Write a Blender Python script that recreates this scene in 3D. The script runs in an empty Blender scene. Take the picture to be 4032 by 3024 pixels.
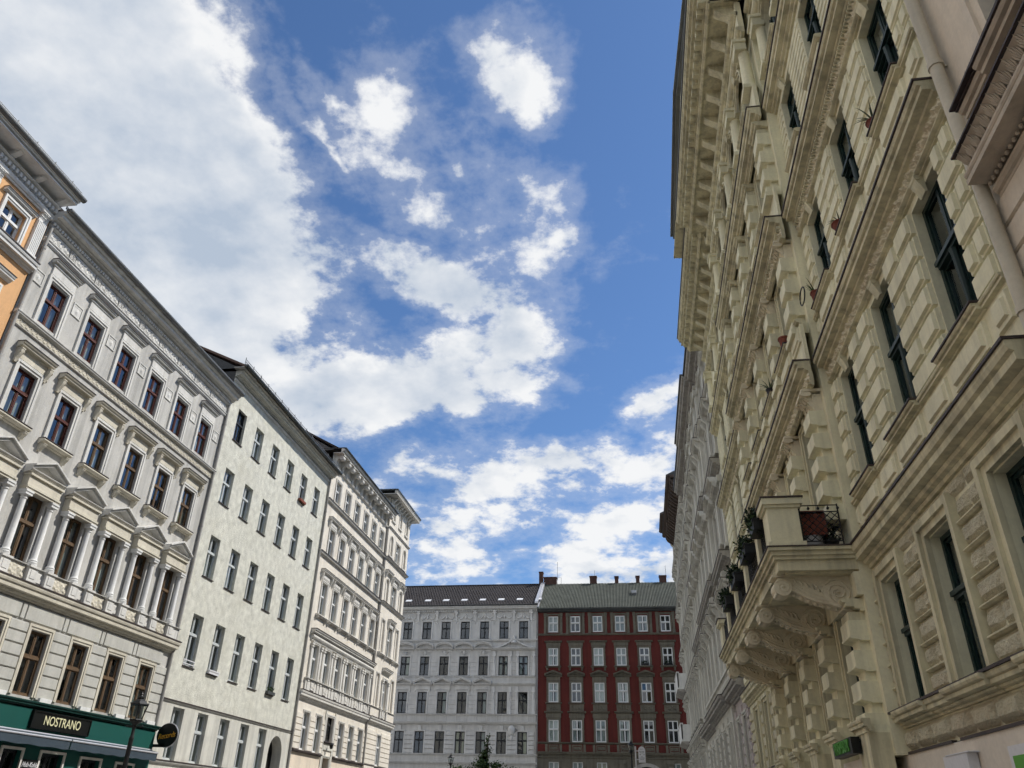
import bpy, bmesh, math, random
from mathutils import Vector, Matrix
R = math.radians
rnd = random.Random(11)
sc = bpy.context.scene
col = sc.collection

# ---------------------------------------------------------------- camera
cam_d = bpy.data.cameras.new('camera'); cam = bpy.data.objects.new('camera', cam_d); col.objects.link(cam)
cam_d.sensor_width = 36.0; cam_d.sensor_fit = 'HORIZONTAL'; cam_d.lens = 36.0*3040.65/4032
cam_d.clip_start = .05; cam_d.clip_end = 5000
_f = Vector((-0.13968682, 0.85870924, 0.49305784)); _r = Vector((0.98872546, 0.14808313, 0.02221152)); _u = Vector((0.05394031, -0.49060149, 0.86971295))
cam.matrix_world = Matrix(((_r.x, _u.x, -_f.x, 0), (_r.y, _u.y, -_f.y, 0), (_r.z, _u.z, -_f.z, 1.6), (0, 0, 0, 1)))
sc.camera = cam

# ---------------------------------------------------------------- world: Nishita sky with a broken cumulus layer
SUN_AZ, SUN_EL = 62.0, 50.0          # azimuth clockwise from the street axis (+Y), elevation
SKY_STRENGTH = 0.11
world = bpy.data.worlds.new('World'); sc.world = world; world.use_nodes = True
nt = world.node_tree; nt.nodes.clear(); N = nt.nodes.new; LK = nt.links.new
def wmath(op, a, b=None, c=None, clamp=False):
    n = N('ShaderNodeMath'); n.operation = op; n.use_clamp = clamp
    for i, v in enumerate((a, b, c)):
        if v is None: continue
        if isinstance(v, (int, float)): n.inputs[i].default_value = v
        else: LK(v, n.inputs[i])
    return n.outputs[0]
def wvec(op, a, b=None, scale=None):
    n = N('ShaderNodeVectorMath'); n.operation = op
    for i, v in enumerate((a, b)):
        if v is None: continue
        if isinstance(v, (tuple, Vector)): n.inputs[i].default_value = v
        else: LK(v, n.inputs[i])
    if scale is not None:
        if isinstance(scale, (int, float)): n.inputs['Scale'].default_value = scale
        else: LK(scale, n.inputs['Scale'])
    return n.outputs['Value'] if op in ('DOT_PRODUCT', 'LENGTH') else n.outputs[0]
def wmap(v, a, b, c, d, mode='SMOOTHSTEP'):
    n = N('ShaderNodeMapRange'); n.interpolation_type = mode
    LK(v, n.inputs[0])
    for i, x in zip((1, 2, 3, 4), (a, b, c, d)): n.inputs[i].default_value = x
    return n.outputs[0]
def wnoise(vec, scale, detail, rough, colour=False, lac=2.0):
    n = N('ShaderNodeTexNoise'); n.noise_dimensions = '3D'; LK(vec, n.inputs['Vector'])
    n.inputs['Scale'].default_value = scale; n.inputs['Detail'].default_value = detail; n.inputs['Roughness'].default_value = rough
    n.inputs['Lacunarity'].default_value = lac
    return n.outputs['Color'] if colour else n.outputs['Fac']
def wmix(f, a, b):
    n = N('ShaderNodeMix'); n.data_type = 'RGBA'
    LK(f, n.inputs[0])
    for i, v in ((6, a), (7, b)):
        if isinstance(v, tuple): n.inputs[i].default_value = v
        else: LK(v, n.inputs[i])
    return n.outputs[2]
_sd = Vector((math.sin(R(SUN_AZ))*math.cos(R(SUN_EL)), math.cos(R(SUN_AZ))*math.cos(R(SUN_EL)), math.sin(R(SUN_EL))))
tc = N('ShaderNodeTexCoord').outputs['Generated']
dirn = wvec('NORMALIZE', tc)
sep = N('ShaderNodeSeparateXYZ'); LK(dirn, sep.inputs[0])
dx, dy, dz = sep.outputs
P = wvec('SCALE', dirn, scale=wmath('DIVIDE', 1.0, wmath('ADD', wmath('MAXIMUM', dz, 0.0), 0.30)))   # flattened towards the horizon like a cloud layer
cmb = N('ShaderNodeCombineXYZ'); LK(wmath('ARCTAN2', dx, dy), cmb.inputs[0]); LK(wmath('ARCSINE', dz), cmb.inputs[1])
warp = wvec('SUBTRACT', wnoise(P, 7.5, 5, .58, True), (.5, .5, .5))
Q = wvec('ADD', cmb.outputs[0], wvec('MULTIPLY', warp, (.20, .13, 0)))         # (azimuth, elevation), ruffled
qs = N('ShaderNodeSeparateXYZ'); LK(Q, qs.inputs[0]); qa, qe = qs.outputs[0], qs.outputs[1]
n1 = wnoise(P, 8.0, 7, .60)
n1b = wnoise(wvec('ADD', P, tuple(_sd*.085)), 8.0, 3, .55)
n0 = wnoise(P, 1.9, 2.5, .5)
# the edge of the large cloud bank: its azimuth for each elevation
fc = N('ShaderNodeFloatCurve'); LK(wmap(qe, 0.0, 1.5708, 0, 1, 'LINEAR'), fc.inputs[1])
EDGE = [(0.0, -.60), (.36, -.50), (.448, -.445), (.548, -.385), (.604, -.365), (.655, -.375), (.698, -.40), (.739, -.455), (.783, -.535), (.81, -.60), (.85, -.655), (.90, -.71), (1.1, -.86), (1.5708, -1.3)]
cv = fc.mapping.curves[0]
while len(cv.points) < len(EDGE): cv.points.new(.5, .5)
for p_, (e_, a_) in zip(cv.points, EDGE): p_.location = (e_/1.5708, (a_+1.6)/1.6); p_.handle_type = 'AUTO'
fc.mapping.update()
edge = wmath('MULTIPLY_ADD', fc.outputs[0], 1.6, -1.6)
inside = wmath('SUBTRACT', edge, qa)
bank = wmap(inside, -.16, .20, -.7, 1.1, 'LINEAR')
# smaller clouds: azimuth, elevation, half widths, weight, tilt
ELL = [(-.325,.508,.205,.060,1.40,.12),(-.430,.470,.110,.075,1.0,0),(-.268,.640,.140,.050,1.30,-.12),(-.170,.565,.055,.075,.80,0),(-.192,.890,.088,.044,.82,-.1),(-.255,.792,.042,.045,.72,-.4),
 (-.31,.735,.150,.060,.62,-.5),(-.36,.80,.34,.14,.22,-.55),(-.50,.845,.22,.018,.34,-.45),(-.46,.785,.22,.018,.36,-.5),(-.115,.68,.075,.075,.32,0),
 (-.029,.352,.115,.040,.85,0),(.028,.418,.085,.046,.80,.25),(-.095,.410,.070,.030,.70,0),(-.225,.378,.135,.050,.60,0),(-.010,.275,.160,.045,.90,0),(-.255,.320,.060,.055,.62,0),(-.10,.38,.34,.13,.22,0),(.043,.484,.035,.026,.60,0)]
S = bank
for a_, e_, ra, re_, w_, tl in ELL:
    if tl:
        m_ = N('ShaderNodeMapping'); m_.vector_type = 'TEXTURE'; LK(Q, m_.inputs[0])
        m_.inputs[1].default_value = (a_, e_, 0); m_.inputs[2].default_value = (0, 0, tl); m_.inputs[3].default_value = (ra*1.3, re_*1.3, 1); l_ = wvec('LENGTH', m_.outputs[0])
    else:
        n_ = N('ShaderNodeVectorMath'); n_.operation = 'MULTIPLY_ADD'; LK(Q, n_.inputs[0])
        n_.inputs[1].default_value = (1/(ra*1.3), 1/(re_*1.3), 0); n_.inputs[2].default_value = (-a_/(ra*1.3), -e_/(re_*1.3), 0); l_ = wvec('LENGTH', n_.outputs[0])
    S = wmath('MAXIMUM', S, wmath('MULTIPLY_ADD', l_, -.9*max(.55, w_), w_*.9))
# the same broken cloud goes on over the rest of the sky
away = wmap(wvec('DOT_PRODUCT', dirn, tuple(_f)), math.cos(R(60)), math.cos(R(44)), 1, 0)
rest = wmath('MULTIPLY_ADD', wmap(n0, .40, .60, -.6, 1.1, 'LINEAR'), wmap(dz, .03, .15, 0, 1), .0)
S = wmath('MAXIMUM', S, wmath('MULTIPLY_ADD', away, wmath('ADD', rest, .6), -.6))
dens = wmath('MULTIPLY_ADD', wmath('SUBTRACT', n1, .5), 2.9, S)
alpha = wmath('MAXIMUM', wmap(dens, .03, .55, 0, .985), wmap(dens, -.30, .25, 0, .20))
relief = wmath('MULTIPLY', wmath('SUBTRACT', n1, n1b), wmap(S, .2, 1.1, 1.5, 1.3))
ws_ = N('ShaderNodeSeparateXYZ'); LK(warp, ws_.inputs[0])
deep = wmath('MAXIMUM', wmap(inside, .07, .32, 0, .42), wmap(S, .22, .85, 0, .45))
shade = wmath('ADD', wmath('MULTIPLY_ADD', wmath('SUBTRACT', n0, .47), wmap(inside, -.05, .2, .8, 2.3), deep), wmath('MULTIPLY_ADD', ws_.outputs[1], -1.5, wmath('MULTIPLY', relief, -1.0)), clamp=True)
ccol = wmix(shade, (5.1, 5.15, 5.2, 1), (2.6, 3.05, 3.7, 1))
sky = N('ShaderNodeTexSky'); sky.sky_type = 'NISHITA'; sky.sun_disc = False
sky.sun_elevation = R(SUN_EL); sky.sun_rotation = R(SUN_AZ); sky.altitude = 50; sky.air_density = 1.0; sky.dust_density = .25; sky.ozone_density = 3.0
final = wmix(alpha, wvec('MULTIPLY', sky.outputs[0], (.50, .625, .75)), ccol)
bg = N('ShaderNodeBackground'); LK(final, bg.inputs[0]); bg.inputs[1].default_value = SKY_STRENGTH
wo = N('ShaderNodeOutputWorld'); LK(bg.outputs[0], wo.inputs[0])
world.cycles.sampling_method = 'MANUAL'; world.cycles.sample_map_resolution = 512

# ---------------------------------------------------------------- sun
sun_d = bpy.data.lights.new('sun', 'SUN'); sun = bpy.data.objects.new('sun', sun_d); col.objects.link(sun)
sun_d.energy = 2.9; sun_d.angle = R(.9); sun_d.color = (1.0, .955, .88)
sun.rotation_euler = (-_sd).to_track_quat('-Z', 'Y').to_euler(); sun.location = (0, 0, 60)

# ---------------------------------------------------------------- exposure
vs = sc.view_settings; vs.view_transform = 'Standard'; vs.look = 'None'; vs.exposure = 0.72; vs.gamma = 1.0; vs.use_curve_mapping = False
sc.render.engine = 'CYCLES'
cy = sc.cycles; cy.max_bounces = 5; cy.diffuse_bounces = 3; cy.glossy_bounces = 2; cy.use_adaptive_sampling = True; cy.adaptive_threshold = .025; cy.adaptive_min_samples = 10; cy.transparent_max_bounces = 8; cy.transmission_bounces = 2
cy.use_denoising = True; cy.caustics_reflective = False; cy.caustics_refractive = False; cy.sample_clamp_indirect = 6
try: cy.denoiser = 'OPENIMAGEDENOISE'
except Exception: pass

# ================================================================ helpers
class MB:
    """Collects shapes in facade space: a along the facade, d outward from the wall plane, z up."""
    def __init__(s, U=None): s.v = []; s.f = []; s.U = U or (lambda x: x)
    def add(s, vs, fs):
        n = len(s.v); s.v += [(s.U(a), -d, z) for a, d, z in vs]; s.f += [tuple(i+n for i in q) for q in fs]; return s
    def box(s, a0, a1, d0, d1, z0, z1):
        return s.add([(a, d, z) for z in (z0, z1) for a, d in ((a0, d0), (a1, d0), (a1, d1), (a0, d1))],
                     [(0, 3, 2, 1), (4, 5, 6, 7), (0, 1, 5, 4), (1, 2, 6, 5), (2, 3, 7, 6), (3, 0, 4, 7)])
    def _ext(s, A, B):
        n = len(A)
        return s.add(A+B, [tuple(range(n))[::-1], tuple(range(n, 2*n))]+[(i, (i+1) % n, n+(i+1) % n, n+i) for i in range(n)])
    def prism(s, prof, a0, a1): return s._ext([(a0, d, z) for d, z in prof], [(a1, d, z) for d, z in prof])
    def elev(s, poly, d0, d1): return s._ext([(a, d0, z) for a, z in poly], [(a, d1, z) for a, z in poly])
    def plan(s, poly, z0, z1): return s._ext([(a, d, z0) for a, d in poly], [(a, d, z1) for a, d in poly])
    def frust(s, a0, a1, z0, z1, d0, d1, b):
        return s.add([(a0, d0, z0), (a1, d0, z0), (a1, d0, z1), (a0, d0, z1), (a0+b, d1, z0+b), (a1-b, d1, z0+b), (a1-b, d1, z1-b), (a0+b, d1, z1-b)],
                     [(4, 5, 6, 7), (0, 1, 5, 4), (1, 2, 6, 5), (2, 3, 7, 6), (3, 0, 4, 7)])
    def lathe(s, a, d, prof, n=10, half=False):
        vs = []; fs = []; m = n+1 if half else n
        for r, z in prof:
            for i in range(m):
                t = math.pi*i/n if half else 2*math.pi*i/n
                vs.append((a+r*math.cos(t), d+r*math.sin(t), z))
        for k in range(len(prof)-1):
            for i in range(n):
                j = i+1 if half else (i+1) % n
                fs.append((k*m+i, k*m+j, (k+1)*m+j, (k+1)*m+i))
        fs += [tuple(range(m))[::-1], tuple(range((len(prof)-1)*m, len(prof)*m))]
        return s.add(vs, fs)
    def tube(s, pts, r, n=6):
        pts = [Vector(p) for p in pts]; vs = []; fs = []
        for k, p in enumerate(pts):
            t = (pts[min(k+1, len(pts)-1)]-pts[max(k-1, 0)]).normalized()
            x = t.cross(Vector((0, 0, 1)) if abs(t.z) < .9 else Vector((1, 0, 0))).normalized(); y = t.cross(x)
            rr = r[k] if isinstance(r, (list, tuple)) else r
            vs += [tuple(p+x*rr*math.cos(2*math.pi*i/n)+y*rr*math.sin(2*math.pi*i/n)) for i in range(n)]
        for k in range(len(pts)-1):
            fs += [(k*n+i, k*n+(i+1) % n, (k+1)*n+(i+1) % n, (k+1)*n+i) for i in range(n)]
        fs += [tuple(range(n))[::-1], tuple(range((len(pts)-1)*n, len(pts)*n))]
        return s.add(vs, fs)
    def relief(s, a0, a1, z0, z1, nu, nz, d0, amp, fn):
        vs = []; fs = []
        for j in range(nz+1):
            for i in range(nu+1):
                x, y = i/nu, j/nz
                h = 0 if i in (0, nu) or j in (0, nz) else fn(x, y)
                vs.append((a0+(a1-a0)*x, d0+amp*h, z0+(z1-z0)*y))
        fs = [(j*(nu+1)+i, j*(nu+1)+i+1, (j+1)*(nu+1)+i+1, (j+1)*(nu+1)+i) for j in range(nz) for i in range(nu)]
        return s.add(vs, fs)
    def frame(s, w, h, t, d0, d1, z0=0, bottom=False):
        """architrave round an opening w x h centred on a=0, sitting on z0"""
        s.box(-w/2-t, -w/2, d0, d1, z0, z0+h); s.box(w/2, w/2+t, d0, d1, z0, z0+h); s.box(-w/2-t, w/2+t, d0, d1, z0+h, z0+h+t)
        if bottom: s.box(-w/2-t, w/2+t, d0, d1, z0-t, z0)
        return s
    def mesh(s, name, mat=None, smooth=False):
        me = bpy.data.meshes.new(name); me.from_pydata(s.v, [], s.f)
        bm = bmesh.new(); bm.from_mesh(me); bmesh.ops.recalc_face_normals(bm, faces=bm.faces); bm.to_mesh(me); bm.free()
        if mat: me.materials.append(mat)
        if smooth:
            me.shade_smooth(); me.set_sharp_from_angle(angle=R(38))
        return me
_cache = {}
def cached(key, fn):
    if key not in _cache: _cache[key] = fn()
    return _cache[key]
def obj(name, me, parent=None, loc=(0, 0, 0), rot=None):
    o = bpy.data.objects.new(name, me); col.objects.link(o); o.location = loc
    if rot: o.rotation_euler = rot
    if parent: o.parent = parent
    return o
def tag(o, label, cat, group=None, kind=None):
    if label: o['label'] = label
    if cat: o['category'] = cat
    if group: o['group'] = group
    if kind: o['kind'] = kind
    return o
class Bld:
    """a building: an Empty at the base of its street front, with its own facade coordinate s (metres along the street)"""
    def __init__(b, name, label, side, s0, s1, plane):
        b.s0, b.s1 = s0, s1; b.so = (s0+s1)/2
        b.sgn = -1 if side == 'R' else 1
        e = bpy.data.objects.new(name, None); col.objects.link(e); b.root = e
        if side == 'L': e.location = (plane, b.so, 0); e.rotation_euler = (0, 0, R(90))
        elif side == 'R': e.location = (plane, b.so, 0); e.rotation_euler = (0, 0, R(-90))
        else: e.location = (b.so, plane, 0)
        e.empty_display_size = .5
        tag(e, label, 'building')
    def U(b, s): return b.sgn*(s-b.so)
    def mb(b): return MB(b.U)
    def put(b, name, m, mat, smooth=False, parent=None):             # mesh drawn straight in facade coordinates
        return obj(name, m.mesh(name, mat, smooth), parent or b.root)
    def at(b, name, me, s, z, d=0.0, parent=None): return obj(name, me, parent or b.root, (b.U(s), -d, z))

# ================================================================ materials
def mat(name, colr, rough=.85, spec=.3, mott=.10, mscale=1.2, bump=.0, bscale=40, stain=0.0, stain_col=None, metal=0, bdist=.02, streak=0.0, fine=.05):
    m = bpy.data.materials.new(name); m.use_nodes = True; t = m.node_tree; n = t.nodes; l = t.links
    p = n['Principled BSDF']; p.inputs['Roughness'].default_value = rough; p.inputs['Metallic'].default_value = metal
    p.inputs['Specular IOR Level'].default_value = spec
    g = n.new('ShaderNodeNewGeometry')
    def noise(sc_, det, ro=.55, vec=None):
        k = n.new('ShaderNodeTexNoise'); k.inputs['Scale'].default_value = sc_; k.inputs['Detail'].default_value = det; k.inputs['Roughness'].default_value = ro
        l.new(vec or g.outputs['Position'], k.inputs['Vector']); return k.outputs['Fac']
    def mr(v, a, b, c, d):
        k = n.new('ShaderNodeMapRange'); l.new(v, k.inputs[0])
        for i, x in zip((1, 2, 3, 4), (a, b, c, d)): k.inputs[i].default_value = x
        return k.outputs[0]
    def mul(a, b):
        k = n.new('ShaderNodeMath'); k.operation = 'MULTIPLY'; l.new(a, k.inputs[0]); l.new(b, k.inputs[1]); return k.outputs[0]
    f = mr(noise(mscale, 6, .62), .3, .7, 1-mott, 1+mott)
    if fine: f = mul(f, mr(noise(mscale*14, 4), .3, .7, 1-fine, 1+fine))
    if streak:
        mp = n.new('ShaderNodeMapping'); mp.inputs['Scale'].default_value = (2.2, 2.2, .16); l.new(g.outputs['Position'], mp.inputs[0])
        f = mul(f, mr(noise(1.6, 6, .6, mp.outputs[0]), .43, .64, 1.0, 1-streak))
    v = n.new('ShaderNodeVectorMath'); v.operation = 'SCALE'; v.inputs[0].default_value = colr; l.new(f, v.inputs['Scale'])
    out = v.outputs[0]
    if stain:
        mx = n.new('ShaderNodeMix'); mx.data_type = 'RGBA'; l.new(mr(noise(.55, 7, .68), .52, .74, 0, stain), mx.inputs[0])
        l.new(out, mx.inputs[6]); mx.inputs[7].default_value = (*(stain_col or tuple(c*.55 for c in colr)), 1); out = mx.outputs[2]
    l.new(out, p.inputs['Base Color'])
    if bump:
        bp = n.new('ShaderNodeBump'); bp.inputs['Strength'].default_value = bump; bp.inputs['Distance'].default_value = bdist
        l.new(noise(bscale, 5, .6), bp.inputs['Height']); l.new(bp.outputs[0], p.inputs['Normal'])
    return m
M = {}
def dm(k, *a, **kw): M[k] = mat(k, *a, **kw)
dm('grey_plaster', (.51, .50, .47), bump=.25, stain=.35, stain_col=(.37, .36, .33), streak=.24)
dm('grey_trim', (.66, .65, .615), bump=.15, stain=.35, stain_col=(.45, .43, .38), streak=.18, mott=.08)
dm('ochre_trim', (.62, .58, .48), bump=.2, stain=.4, stain_col=(.44, .40, .32), streak=.15)
dm('grey_block', (.50, .495, .455), bump=.3, stain=.4, stain_col=(.37, .37, .31), streak=.12)
dm('rough_stucco', (.61, .605, .53), bump=.5, bscale=16, bdist=.04, mott=.20, mscale=3.0, stain=.7, stain_col=(.49, .48, .40), streak=.06, fine=.16)
dm('smooth_stucco', (.60, .59, .53), bump=.2, stain=.4, stain_col=(.45, .44, .39), streak=.2)
dm('cream_plaster', (.74, .69, .60), bump=.15, stain=.2, stain_col=(.58, .49, .38), streak=.1)
dm('pale_trim', (.68, .66, .61), bump=.12, stain=.3, stain_col=(.50, .47, .42), streak=.14)
dm('orange_plaster', (.70, .41, .20), bump=.1, streak=.1, mott=.05)
dm('white_trim', (.74, .74, .72), bump=.08, streak=.1, stain=.15)
dm('white_plaster', (.63, .615, .585), bump=.15, stain=.25, streak=.12)
dm('white_ornament', (.70, .685, .655), bump=.12, stain=.3, streak=.12)
dm('red_plaster', (.118, .023, .018), bump=.15, stain=.4, stain_col=(.085, .016, .013), streak=.2)
dm('brown_stone', (.165, .15, .115), bump=.3, stain=.5, stain_col=(.15, .135, .11), streak=.25, mott=.15)
dm('cream_stone', (.82, .775, .555), bump=.22, stain=.45, stain_col=(.63, .58, .42), streak=.22, mott=.09)
dm('cream_trim', (.71, .655, .45), bump=.2, stain=.5, stain_col=(.46, .42, .31), streak=.38, mott=.12)
dm('carved_stone', (.72, .65, .48), bump=.6, bscale=30, bdist=.02, stain=.5, stain_col=(.55, .42, .30), mott=.12)
dm('rough_stone', (.64, .59, .43), bump=1.0, bscale=26, bdist=.05, stain=.45, stain_col=(.64, .48, .34), mott=.15, mscale=3)
dm('beige_plaster', (.72, .63, .51), bump=.12, stain=.2, streak=.1)
dm('beige_trim', (.55, .47, .37), bump=.2, stain=.4, streak=.2)
dm('shopfront_plaster', (.74, .67, .57), bump=.06, mott=.07, streak=.08)
dm('stone_grey', (.64, .625, .56), bump=.2, stain=.35, stain_col=(.40, .38, .34), streak=.2)
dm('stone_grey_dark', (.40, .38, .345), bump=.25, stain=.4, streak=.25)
dm('mauve_plaster', (.50, .44, .43), bump=.2, stain=.3, streak=.15)
dm('brown_wood', (.10, .075, .06), bump=.2, rough=.7)
dm('flashing', (.055, .042, .040), rough=.6, spec=.4, mott=.2)
dm('zinc', (.16, .165, .165), rough=.5, spec=.5, metal=.3, mott=.2, stain=.3)
dm('dark_metal', (.055, .06, .06), rough=.5, spec=.5, mott=.2)
dm('black_iron', (.012, .013, .014), rough=.5, spec=.4)
dm('pipe_paint', (.58, .53, .42), rough=.6, bump=.05, streak=.2)
dm('grey_pipe', (.33, .32, .30), rough=.6, streak=.2)
dm('dark_firewall', (.10, .10, .10), bump=.5, mott=.25)
dm('roof_tile', (.050, .046, .047), rough=.95, spec=.1, bump=.4, bscale=20, mott=.25, mscale=4)
dm('brown_tile', (.17, .11, .085), rough=.85, bump=.4, mott=.25)
dm('corrugated_sheet', (.085, .092, .078), rough=.85, spec=.15, mott=.2, stain=.5, stain_col=(.055, .054, .047), streak=.15)
dm('chimney_brick', (.085, .045, .036), bump=.6, bscale=60, mott=.25)
dm('green_paint', (.007, .080, .066), rough=.55, bump=.04, mott=.08)
dm('dark_green_paint', (.007, .045, .037), rough=.55, mott=.1)
dm('awning_cloth', (.045, .065, .085), rough=.9, bump=.1)
dm('sign_black', (.008, .009, .008), rough=.4)
dm('sign_gold', (.75, .72, .45), rough=.5, mott=.03)
dm('sign_orange', (.75, .38, .04), rough=.5, mott=.03)
dm('sign_green', (.10, .34, .06), rough=.5, mott=.03)
dm('panel_green', (.10, .33, .04), rough=.5)
dm('sign_white', (.70, .70, .72), rough=.5, mott=.04)
dm('sign_ink', (.05, .05, .06), rough=.6)
dm('alu', (.60, .60, .62), rough=.35, metal=.4, mott=.04)
dm('red_brown_frame', (.085, .024, .017), rough=.55)
dm('oak_frame', (.125, .080, .045), rough=.6, mott=.15)
dm('white_frame', (.74, .75, .74), rough=.5, mott=.03)
dm('grey_frame', (.52, .55, .55), rough=.5, mott=.05)
dm('dark_green_frame', (.010, .028, .025), rough=.45, spec=.4)
dm('dark_frame', (.022, .024, .027), rough=.5)
dm('interior_shade', (.035, .034, .033), rough=1, spec=0)  # near-black: the shade of unlit rooms put into the colour
dm('curtain_white', (.66, .66, .64), rough=1, mott=.06)
dm('curtain_grey', (.38, .40, .40), rough=1, mott=.08)
dm('curtain_cream', (.55, .50, .38), rough=1, mott=.06)
dm('room_green', (.10, .16, .14), rough=1)
dm('terracotta', (.20, .060, .040), rough=.8, mott=.15)
dm('bucket_grey', (.52, .52, .54), rough=.6)
dm('leaf_dark', (.016, .030, .016), rough=.7, mott=.4, mscale=6)
dm('leaf_green', (.040, .075, .022), rough=.7, mott=.4, mscale=5)
dm('leaf_pale', (.11, .15, .09), rough=.7, mott=.3)
dm('bark', (.06, .045, .03), rough=.95, bump=.8)
dm('granite_setts', (.27, .265, .255), bump=.4, bscale=12, mott=.2)
dm('asphalt', (.05, .05, .052), bump=.4, bscale=90, mott=.15)
dm('pavement', (.33, .32, .305), bump=.3, bscale=60, mott=.12)
dm('kerb_stone', (.30, .30, .29), bump=.3)
dm('lamp_glass_frame', (.02, .025, .025), rough=.45)
def glass(name, tint=.80, refl=1.0, colr=(.92, .97, .96)):
    m = bpy.data.materials.new(name); m.use_nodes = True; t = m.node_tree; n = t.nodes; l = t.links; n.clear()
    o = n.new('ShaderNodeOutputMaterial'); mx = n.new('ShaderNodeMixShader'); tr = n.new('ShaderNodeBsdfTransparent'); gl = n.new('ShaderNodeBsdfGlossy')
    tr.inputs[0].default_value = (*(c*tint for c in colr), 1); gl.inputs['Roughness'].default_value = .015; gl.inputs[0].default_value = (.9, .95, 1, 1)
    fr = n.new('ShaderNodeFresnel'); fr.inputs[0].default_value = 1.75
    mu = n.new('ShaderNodeMath'); mu.operation = 'MULTIPLY'; mu.inputs[1].default_value = refl; mu.use_clamp = True
    gm = n.new('ShaderNodeNewGeometry'); sb = n.new('ShaderNodeMath'); sb.operation = 'SUBTRACT'; sb.inputs[0].default_value = 1.0; l.new(gm.outputs['Backfacing'], sb.inputs[1])
    m2 = n.new('ShaderNodeMath'); m2.operation = 'MULTIPLY'; l.new(fr.outputs[0], m2.inputs[0]); l.new(sb.outputs[0], m2.inputs[1]); l.new(m2.outputs[0], mu.inputs[0]); l.new(mu.outputs[0], mx.inputs[0]); l.new(tr.outputs[0], mx.inputs[1]); l.new(gl.outputs[0], mx.inputs[2]); l.new(mx.outputs[0], o.inputs[0])
    return m
M['glass'] = glass('window_glass', .93, 1.5)
M['lamp_glass'] = glass('lamp_glass', .9, .8)

# ================================================================ shared building pieces
def wall(b, name, s0, s1, z0, z1, ops, mt, reveal=.22, d=0.0, parent=None, rmat=None):
    """street wall with real openings (s0,s1,z0,z1[,'arch']) and their reveals"""
    m = b.mb(); ss = sorted({s0, s1, *[x for o in ops for x in o[:2]]}); zs = sorted({z0, z1, *[x for o in ops for x in o[2:4]]})
    ss = [x for x in ss if s0-1e-6 <= x <= s1+1e-6]; zs = [x for x in zs if z0-1e-6 <= x <= z1+1e-6]
    for i in range(len(ss)-1):
        for j in range(len(zs)-1):
            cs, cz = (ss[i]+ss[i+1])/2, (zs[j]+zs[j+1])/2
            if any(o[0] < cs < o[1] and o[2] < cz < o[3] for o in ops): continue
            m.add([(ss[i], d, zs[j]), (ss[i+1], d, zs[j]), (ss[i+1], d, zs[j+1]), (ss[i], d, zs[j+1])], [(0, 1, 2, 3)])
    for o in ops:
        a, c, y0, y1 = o[:4]
        if len(o) > 4:
            r = (c-a)/2; k = 12; sp = y1-r
            pts = [(a+r-r*math.cos(math.pi*i/k), sp+r*math.sin(math.pi*i/k)) for i in range(k+1)]
            for h in (0, 1):
                q = pts[:k//2+1] if h == 0 else pts[k//2:]
                cn = (a, y1) if h == 0 else (c, y1)
                for i in range(len(q)-1): m.add([(cn[0], d, cn[1]), (q[i][0], d, q[i][1]), (q[i+1][0], d, q[i+1][1])], [(0, 1, 2)])
            path = [(a, y0)]+pts+[(c, y0)]
        else: path = [(a, y0), (a, y1), (c, y1), (c, y0), (a, y0)]
        for i in range(len(path)-1):
            (p, q), (p2, q2) = path[i], path[i+1]
            m.add([(p, d, q), (p2, d, q2), (p2, d-reveal, q2), (p, d-reveal, q)], [(0, 1, 2, 3)])
    return b.put(name, m, mt, parent=parent)
def shell(b, z1, depth=11.0, side='dark_firewall', roofz=None, front=-.9):
    """party walls, back wall and a near-black sheet painted as room shade behind the windows"""
    m = b.mb(); s0, s1 = b.s0+.01, b.s1-.01
    for s in (s0, s1): m.add([(s, -.012, 0), (s, -depth, 0), (s, -depth, z1), (s, -.012, z1)], [(0, 1, 2, 3)])
    m.add([(s0, -depth, 0), (s1, -depth, 0), (s1, -depth, z1), (s0, -depth, z1)], [(0, 1, 2, 3)])
    b.put('party_wall', m, M[side])
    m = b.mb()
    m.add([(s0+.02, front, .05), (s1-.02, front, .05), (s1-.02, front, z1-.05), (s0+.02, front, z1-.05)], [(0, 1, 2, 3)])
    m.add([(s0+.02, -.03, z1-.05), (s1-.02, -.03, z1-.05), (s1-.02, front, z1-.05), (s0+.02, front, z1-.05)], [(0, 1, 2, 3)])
    b.put('room_shade_sheet', m, M['interior_shade'])  # dark sheet close behind the windows, room shade painted as colour
def gable_roof(b, z, rise, mt, over=.35, depth=11.0, s0=None, s1=None, front=None):
    s0 = b.s0 if s0 is None else s0; s1 = b.s1 if s1 is None else s1; f = over if front is None else front
    m = b.mb(); t = .12
    m.prism([(f, z), (-depth/2, z+rise), (-depth-.2, z), (-depth-.2, z-t), (-depth/2, z+rise-t), (f, z-t)], s0-.05, s1+.05)
    o = b.put('roof', m, mt)
    g = b.mb()
    for s in (s0+.02, s1-.02): g.add([(s, f-.3, z-t), (s, -depth/2, z+rise-t), (s, -depth, z-t)], [(0, 1, 2)])
    b.put('gable_wall', g, M['dark_firewall'])
    return o
def gutter(b, s0, s1, d, z, r=.085, mt='zinc'):
    m = b.mb(); k = 8; n0 = [(d+r*math.cos(math.pi+math.pi*i/k), z+r*math.sin(math.pi+math.pi*i/k)) for i in range(k+1)]
    m.prism(n0+[(d+r, z+.02), (d-r, z+.02)], s0, s1)
    return b.put('gutter', m, M[mt], True)
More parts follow.
